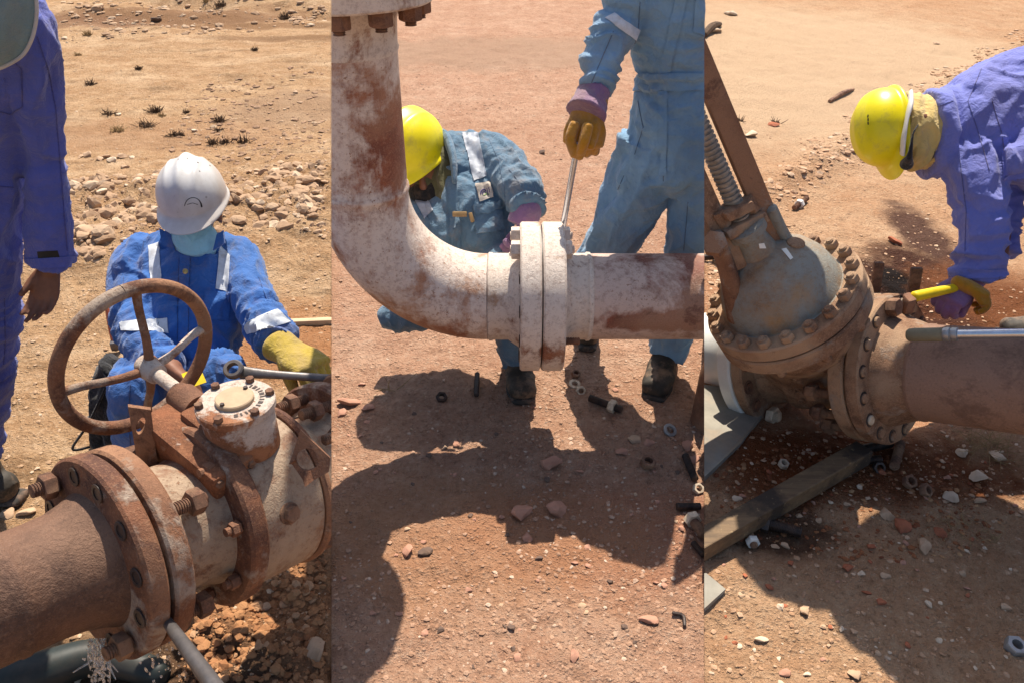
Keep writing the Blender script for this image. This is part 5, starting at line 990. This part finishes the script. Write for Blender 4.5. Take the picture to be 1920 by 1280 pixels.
# ================================================================== RIGHT PLOT: gate valve on brown pipe
B1, B2 = P(1655, 690, 2.40), P(1925, 716, 2.10); BX = (B2-B1).normalized(); PR = .138
rp = thing('brown_pipe', B1+BX*.6, 'dark brown rusted pipe with drilled flange running off to the right', 'pipe')
mk('pipe_barrel', lathe(B1+BX*.125, BX, [(0, PR), (.006, PR+.003), (.014, PR+.003), (.02, PR), (1.6, PR)], 112), M['pipe_brown'], rp, 'R', sharp=50)
mk('weld_neck', lathe(B1+BX*.042, BX, [(0, .168), (.012, .165), (.03, .157), (.06, .146), (.083, PR)], 96), M['valve_rust'], rp, 'R', sharp=50)
fr, frh = flange('flange', B1, BX, .224, .042, M['valve_rust'], rp, 'R', .198, 16, ph=.1)
gv = thing('gate_valve', B1-BX*.25-V((0, 0, .2)), 'tilted gate valve with domed grey bonnet, yoke arms and threaded stem', 'valve')
fv, fvh = flange('flange', B1-BX*.052, BX, .224, .047, M['valve_rust'], gv, 'R', .198, 16, ph=.1)
for k, h in enumerate(frh):
    mk('hole_shade', ring(h+BX*.0415, BX, .0205, .0145, .0022, 24, .0006), M['bolt_dark'], fr, 'R', sharp=30); mk('stud_end', lathe(h+BX*.036, BX, [(0, .0145), (.012, .0145), (.014, .012)], 20), M['valve_rust'] if k % 5 else M['bolt_pale'], fr, 'R', sharp=30)  # dark ring paints the recess shade round each stud
h = frh[int(np.argmin([(q-P(1635, 612, 2.35)).length for q in frh]))]; mk('hex_bolt', hexnut(h+BX*.044, BX, .027, .03), M['bolt'], fr, 'R', sharp=30)
for h in sorted(fvh, key=lambda q: -(q-B1).dot(-FW+UP*.2))[:9]: stud('stud_bolt', h-BX*.09, h+BX*.0, .014, M['bolt'], fv, ((.012, .028),), side='R', nr=1.9)
LC = B1-BX*.385
fl_, flh = flange('flange', LC, BX, .224, .04, M['valve_rust'], gv, 'R', .196, 16, ph=.3)
for k, h in enumerate(flh): mk('stud_end', join(ring(h+BX*.04, BX, .023, .016, .003, 20, .001), lathe(h+BX*.03, BX, [(0, .0145), (.018, .0145)], 16)), M['rust_dark'], fl_, 'R', sharp=30)
h = min(flh, key=lambda q: (q-P(1455, 762, 2.62)).length); stud('stud_bolt', h+BX*.03, h+BX*.085, .018, M['bolt_pale'], fl_, ((.02, .026),), side='R')
wp = thing('white_pipe', LC-BX*.3, 'white painted pipe and flange behind the left end of the gate valve', 'pipe')
mk('flange', ring(LC-BX*.052, BX, .228, .05, .05, 96, .006), M['white_paint'], wp, 'R'); mk('pipe_barrel', lathe(LC-BX*.05, -BX, [(0, .19), (.04, .165), (.08, PR), (1.6, PR)], 80), M['white_paint'], wp, 'R', sharp=50)
# valve body
BC = P(1468, 556, 2.30); BN = D(-.56, .68, -.50); MC = B1-BX*.25
union('valve_body', [tube([(LC+BX*.02, .16), (LC+BX*.12, .13), (MC, .155), (B1-BX*.15, .135), (B1-BX*.05, .165)], 40, 6), tube([(MC-BN*.04, .16, .13), (MC*.5+BC*.5-BN*.03, .15, .14), (BC-BN*.10, .17, .17), (BC-BN*.06, .18)], 40, 6, hint=BX),
    tube([(MC+D(0, -.7, -.7)*.10-BX*.10, .05), (MC+D(0, -.7, -.7)*.13, .06), (MC+D(0, -.7, -.7)*.08+BX*.09, .05)], 20, 5)], .007, 3, M['valve_rust'], gv, 'R', fold=((MC-BX, MC+BX, .5, 'x', .4),), amp=.004)
mk('body_rib', tube([(MC+D(0, .2, -1)*.135-BX*.14, .018, .03), (MC+D(0, -.2, -1)*.165-BX*.02, .018, .03), (MC+D(0, -.1, -1)*.15+BX*.10, .016, .03)], 16, 6, hint=UP), M['valve_rust'], gv, 'R')
def cast_text(s_, c, xd, nd, size, parent):
    cu = bpy.data.curves.new('casting_mark', 'FONT'); cu.body = s_; cu.size = size; cu.extrude = .003; cu.bevel_depth = .0008; cu.align_x = 'CENTER'; cu.align_y = 'CENTER'; cu.space_character = 1.15
    o = bpy.data.objects.new('tmp', cu); COL.objects.link(o); bpy.context.view_layer.update(); me = bpy.data.meshes.new_from_object(o.evaluated_get(bpy.context.evaluated_depsgraph_get())); bpy.data.objects.remove(o)
    xd = V(xd).normalized(); nd = V(nd); nd = (nd-xd*nd.dot(xd)).normalized(); yd = nd.cross(xd); m = Matrix((xd, yd, nd)).transposed().to_4x4(); m.translation = c-root(parent).location; me.transform(m); return link('casting_mark', me, M['valve_rust'], parent, None)
bpy.context.view_layer.update()
vb = [o for o in gv.children if o.name.startswith('valve_body')][0]
for s_, px, py, sz in (('300', 1470, 688, .032), ('R6', 1494, 712, .028), ('OR', 1500, 732, .028), ('CD', 1508, 752, .026)):
    q, nr = on_surf(vb, px, py)
    if q is not None: cast_text(s_, q+nr*.001, D(.95, -.3, 0), nr, sz, gv)
# bonnet
bf = mk('bonnet_flange', ring(BC-BN*.030, BN, .226, .10, .046, 112, .005), M['valve_rust'], gv, 'R'); mk('bonnet_flange', ring(BC-BN*.082, BN, .226, .10, .047, 112, .005), M['valve_rust'], gv, 'R')
bn = mk('bonnet', lathe(BC+BN*.012, BN, [(0, .190), (.005, .172), (.035, .166), (.070, .156), (.105, .137), (.135, .108), (.157, .075), (.170, .052), (.21, .044), (.235, .044), (.24, .056), (.262, .056), (.266, .045)], 96), M['valve_grey'], gv, 'R', sharp=40, label='domed grey bonnet with ochre rust and two white chips')
bpy.context.view_layer.update()
for q_ in ([(1422, 457), (1432, 456), (1436, 466), (1424, 466)], [(1465, 468), (1474, 466), (1487, 484), (1482, 488)]): patch(bn, 'paint_chip', q_, M['white_paint'], .001, lift=.001)
q, nr = on_surf(bn, 1492, 456)
if q is not None: mk('boss', lathe(q-nr*.006, nr, [(0, .026), (.010, .024), (.013, .018)], 28), M['valve_rust'], bn, 'R')
ax, s_, t_ = frame(BN)
for k in range(20):
    a = 2*math.pi*k/20; c = BC+(s_*math.cos(a)+t_*math.sin(a))*.203
    mk('flange_nut', join(hexnut(c+BN*.016, BN, .019, .020), threaded(c+BN*.03, c+BN*.044, .011)), M['valve_rust'], bf, 'R', sharp=30)
    if k % 2: mk('stud_end', lathe(c-BN*.082, -BN, [(0, .014), (.022, .014), (.026, .010)], 16), M['valve_rust'], bf, 'R')
# rib on the left of the bonnet, gland, stem, yoke arms
T0 = BC+BN*.27; SD = (P(1322, 215, 1.95)-P(1408, 415, 2.07)).normalized()
mk('gland', join(box(T0+BN*.012, D(.9, .45, .1), BN, D(.9, .45, .1).cross(BN), .125, .034, .06, .006), box(T0+BN*.065-D(.9, .45, .1)*.0, D(.9, .45, .1), BN, D(.9, .45, .1).cross(BN), .085, .03, .07, .006), hexnut(T0+D(.9, .45, .1)*.045+BN*.03, BN, .018, .05), hexnut(T0-D(.9, .45, .1)*.045+BN*.03, BN, .018, .05)), M['valve_rust'], gv, 'R', sharp=30)
mk('stem', threaded(T0, T0+SD*.62, .025, .0135, 28), M['stem'], gv, 'R', sharp=60)
sx = D(.9, .42, .1); sy = sx.cross(SD).normalized()
for q, off, w_ in ((1, .064, .060), (-1, -.070, .056)):
    a = T0+sx*off-BN*.03; g1 = box(a+SD*.35+D(0, 0, -1)*.0, SD, sx, sy, .86, w_, .022, .004); g2 = box(a+SD*.35-sy*.028+sx*q*.022, SD, sx, sy, .86, .012, .06, .003)
    mk('yoke_arm', join(g1, g2), M['rust_bright'] if q > 0 else M['valve_rust'], gv, 'R', sharp=30)
a = T0-sx*.085-BN*.015; mk('yoke_foot', join(tube([(a+SD*.03, .02, .03), (a-BN*.10-sx*.02, .024, .034), (a-BN*.25-sx*.06, .03, .04)], 16, 5, hint=sx), hexnut(a-sx*.02+D(0, 0, -1)*.025, D(-.3, .1, -1), .035, .04)), M['rust_bright'], gv, 'R', sharp=35)
a = T0+sx*.085-BN*.015; mk('yoke_foot', tube([(a+SD*.03, .018, .028), (a-BN*.08, .02, .03), (a-BN*.12+sx*.03, .022, .034)], 16, 5, hint=sx), M['valve_grey'], gv, 'R', sharp=35)
# upright studs on the pipe flange
for px, py, w_, lab in ((1638, 552, .028, 'flat steel strip standing behind the flange top, nearer the bonnet'), (1707, 562, .034, 'flat steel strip standing behind the flange top, nearer the glove')):
    c = P(px, py, 2.46); props(mk('steel_strip', box(c+V((0, 0, .03)), RT, V((0, 1, 0)), V((-.12, 0, 1)), w_, .014, .16, .002), M['bolt'], None, 'R', loc=c), lab, 'steel strip')
# torque wrench on the pipe
q0, q1 = P(1700, 628, 2.17), P(1790, 627, 2.10); d = (P(1930, 625, 1.98)-q0).normalized(); t = thing('torque_wrench', q0, 'long steel wrench with an olive grip lying on top of the brown pipe', 'wrench')
mk('grip', lathe(q0, d, [(0, .012), (.006, .017), (.02, .0185), (.085, .0185), (.09, .016)], 28), mat_plain('olive rubber grip', (.22, .19, .12), .6, .1, 30), t, 'R')
mk('collar', lathe(q0+d*.09, d, [(0, .017), (.004, .019), (.016, .019), (.018, .016), (.022, .018), (.034, .018), (.036, .013)], 28), M['zinc'], t, 'R'); mk('shaft', lathe(q0+d*.126, d, [(0, .0125), (.7, .0125)], 24), M['chrome'], t, 'R')
# timber, slabs
a, b = P(1250, 1062, 1.86), P(1612, 838, 2.16); a = G(1225, 1072, 'R', .05); b = G(1618, 848, 'R', .05); d = b-a; t = mk('timber_baulk', box((a+b)*.5, d, V((-d.y, d.x, 0)).normalized(), d.normalized().cross(V((-d.y, d.x, 0)).normalized()), d.length, .06, .055, .004), M['wood'], None, 'R', loc=a, smooth=False); props(t, 'oil stained square timber lying from the seam to the flange', 'timber')
a = G(1348, 800, 'R', .03); props(mk('concrete_slab', prism([G(1240, 735, 'R', -.03), G(1380, 745, 'R', -.03), G(1424, 800, 'R', -.03), G(1385, 850, 'R', -.03), G(1270, 960, 'R', -.03)], GZ, .045), M['concrete'], None, 'R', smooth=False, loc=a), 'grey weathered slab under the white pipe', 'slab')
a = G(1330, 1120, 'R', .0); props(mk('steel_plate', prism([G(1270, 1090, 'R', -.01), G(1322, 1086, 'R', -.01), G(1358, 1116, 'R', -.01), G(1310, 1160, 'R', -.01)], GZ, .025), M['concrete'], None, 'R', smooth=False, loc=a), 'small grey plate at the seam below the timber', 'plate')
c = HOLE.copy(); c.z = zs('R', c.x, c.y)

# ---- bending man
base = G(1990, 620, 'R'); ud, fd = D(-.99, .03, -.08), D(.02, -.99, -.10)
hd, hk = head_geo(P(1700, 243, 2.45), D(-.98, .05, 0), D(-.1, -1, -.1), .98)
bm_ = person(base, hd+[tube([(P(1730, 245, 2.46), .055), (P(1765, 245, 2.46), .06), (P(1850, 230, 2.47), .13, .10), (P(1980, 250, 2.5), .12, .1)], 20, 5), tube([(P(1820, 270, 2.42), .04), (P(1838, 390, 2.38), .03), (P(1830, 515, 2.40), .026)], 14, 6), tube([(P(1900, 300, 2.62), .05), (P(1880, 400, 2.6), .036), (P(1868, 515, 2.5), .026)], 14, 6),
    tube([(P(1985, 260, 2.5), .09), (P(2010, 430, 2.65), .06), (P(2000, 600, 2.9), .04)], 14, 6), tube([(P(2040, 280, 2.7), .09), (P(2070, 450, 2.8), .06), (P(2060, 600, 3.0), .04)], 14, 6)], 'person bent over in a violet blue coverall, yellow helmet and pale yellow balaclava', 'R', .007)
cov = union('coverall', [
    tube([(P(1752, 250, 2.46), .115, .085), (P(1772, 250, 2.46), .128, .10), (P(1820, 240, 2.46), .155, .125), (P(1880, 225, 2.48), .190, .14), (P(1960, 225, 2.5), .225, .15), (P(2060, 270, 2.55), .2, .15)], 48, 6, hint=UP, cap='flat'),
    tube([(P(1738, 252, 2.46), .128, .112), (P(1748, 252, 2.46), .134, .118), (P(1760, 252, 2.46), .130, .115)], 48, 4, hint=UP, cap='flat'),
    tube([(P(1850, 230, 2.44), .10), (P(1824, 300, 2.41), .088), (P(1833, 350, 2.38), .078), (P(1842, 400, 2.37), .070), (P(1838, 460, 2.38), .068), (P(1832, 520, 2.40), .066)], 40, 8, cap='flat'),
    tube([(P(1940, 290, 2.36), .085), (P(1915, 302, 2.33), .06), (P(1880, 304, 2.33), .052)], 30, 6, cap='flat'),
    tube([(P(1900, 290, 2.62), .075), (P(1884, 360, 2.62), .055), (P(1880, 420, 2.60), .05), (P(1878, 474, 2.58), .048)], 30, 8, cap='flat'),
    tube([(P(2000, 260, 2.5), .14), (P(2015, 430, 2.65), .10), (P(2000, 590, 2.88), .075)], 30, 6, cap='flat'), tube([(P(2050, 280, 2.65), .14), (P(2075, 450, 2.78), .10), (P(2060, 590, 3.0), .075)], 30, 6, cap='flat')],
    .0065, 4, M['violet'], bm_, 'R', fold=((P(1770, 250, 2.4), P(1900, 230, 2.4), .16, 'x', .7), (P(1824, 290, 2.4), P(1842, 400, 2.37), .09, 'long', 1.1), (P(1842, 400, 2.37), P(1832, 520, 2.4), .08, 'ring', 1.2), (P(1884, 340, 2.62), P(1878, 474, 2.6), .07, 'ring', 1.)), amp=.0095)
patch(cov, 'sleeve_cuff', [(1780, 505), (1885, 505), (1885, 522), (1780, 522)], M['violet'], .003, Zr=(2, 2.6)); patch(cov, 'side_pocket', [(1880, 286), (1925, 272), (1925, 334), (1880, 338)], M['violet'], .004, Zr=(2, 2.6))
seams(cov, [[(1840, 130), (1815, 190), (1835, 250), (1855, 320)], [(1860, 190), (1878, 250), (1884, 290)], [(1880, 290), (1918, 277)], [(1800, 300), (1812, 400), (1808, 500)], [(1784, 506), (1880, 508)], [(1760, 200), (1840, 170), (1915, 140)]], M['violet_dark'], .0015)
hb = union('balaclava', [tube([(P(1682, 240, 2.455), .112, .085), (P(1705, 243, 2.455), .108, .088), (P(1730, 248, 2.455), .106, .085), (P(1757, 252, 2.46), .112, .09)], 40, 6, hint=UP, cap='flat'), ell(P(1718, 285, 2.44), RT, UP, FW, .04, .058, .065)], .004, 4, M['hood'], bm_, 'R', fold=((P(1690, 250, 2.44), P(1760, 250, 2.44), .2, 'ring', .8),), amp=.005)
union('face_cloth', [ell(hk(0, .072, -.048), RT, UP, FW, .04, .038, .055), tube([(P(1722, 234, 2.335), .003), (P(1712, 252, 2.33), .0035), (P(1706, 290, 2.34), .008), (P(1700, 308, 2.38), .02)], 12, 5)], .003, 2, M['black'], bm_, 'R')
gl = mk('safety_glasses', tube([(P(1706, 180, 2.42), .008, .020), (P(1706, 200, 2.36), .008, .020), (P(1700, 226, 2.345), .004, .012), (P(1694, 262, 2.35), .005, .014), (P(1692, 290, 2.37), .005, .014)], 16, 6, hint=RT), M['plastic_clear'], bm_, 'R')
mk('lens', ell(P(1692, 280, 2.37), RT, UP, FW, .006, .017, .012, 16, 10), M['ink'], gl, 'R')
ho, hpt = helmet(P(1660, 240, 2.46), ud, fd, M['helmet_yellow'], bm_, 'R', .89, .003, .034, hs=.80, vents=math.pi*.5, label='bright yellow safety helmet with slots', brim=.010)
hand(P(1812, 527, 2.40), D(-.75, -.62, -.2), D(.3, -.6, .7), (.9, .9, .9, .9), M['glove_purple'], bm_, 'R', 'glove', 1.0, 1.3, (.3, .7, .4), 1, wr=.036, label='purple striped glove holding the yellow handle')
hand(P(1802, 532, 2.37), D(.80, -.45, -.2), D(-.5, -.75, .3), (.7, .8, .8, .85), M['glove_orange'], bm_, 'R', 'glove', .80, 1.4, (.3, 1, .2), -1, spread=.16, wr=.02, label='orange fingered glove')
a, b = P(1716, 556, 2.34), P(1790, 540, 2.37); t = thing('hammer', a, 'hammer with a yellow handle held over the flange by the purple glove', 'hammer'); mk('handle', tube([(a, .016), (a*.5+b*.5, .015), (b, .013)], 14, 4), M['yellow_paint'], t, 'R')
mk('hammer_head', box(a-(b-a).normalized()*.02-V((0, 0, .02)), (b-a), V((0, 1, 0)), GZ, .03, .05, .05, .006), M['rust_dark'], t, 'R')
boot(P(2000, 600, 2.95), G(1975, 640, 'R'), bm_, 'R')

# ---- added person, mostly out of frame, shaped to cast the big shadow
bb = V((1.95, 2.10, 0)); hd, hk = head_geo((.84, 2.36, 1.53), (-.6, .3, .6), (-.6, .3, -.6))
by = person(bb, hd+[tube([((.92, 2.33, 1.52), .055), ((1.10, 2.26, 1.51), .10, .12), ((1.60, 2.15, 1.42), .12, .12), ((1.9, 2.1, 1.15), .12, .12)], 20, 5), tube([((1.90, 2.05, 1.1), .08), ((1.93, 2.0, .5), .055), ((1.95, 2.05, .1), .04)], 14, 5)], 'person in violet blue added out of frame to cast the big shadow, elbow showing', 'R', .01)
union('coverall', [tube([((.96, 2.27, 1.57), .10, .16), ((1.10, 2.24, 1.53), .15, .27), ((1.50, 2.17, 1.45), .15, .25), ((1.85, 2.1, 1.2), .15, .2)], 40, 6, hint=(0, 0, 1)),
    tube([((1.30, 2.42, 1.50), .08), ((1.42, 2.42, 1.36), .07), ((1.50, 2.30, 1.27), .06)], 24, 6), tube([((1.86, 2.08, 1.2), .14), ((1.95, 2.0, .6), .09), ((1.97, 2.05, .12), .075)], 24, 6, cap='flat'), tube([((1.92, 2.2, 1.2), .14), ((2.07, 2.2, .6), .09), ((2.07, 2.2, .12), .075)], 24, 6, cap='flat')], .009, 4, M['violet'], by, 'R', fold=(((1.1, 2.3, 1.5), (1.9, 2.1, 1.0), .3, 'x', 1.),), amp=.01)
helmet((.82, 2.37, 1.58), (-.6, .3, .7), (-.7, .3, -.55), M['helmet_yellow'], by, 'R', 1.0)
print('objects', len(bpy.data.objects))
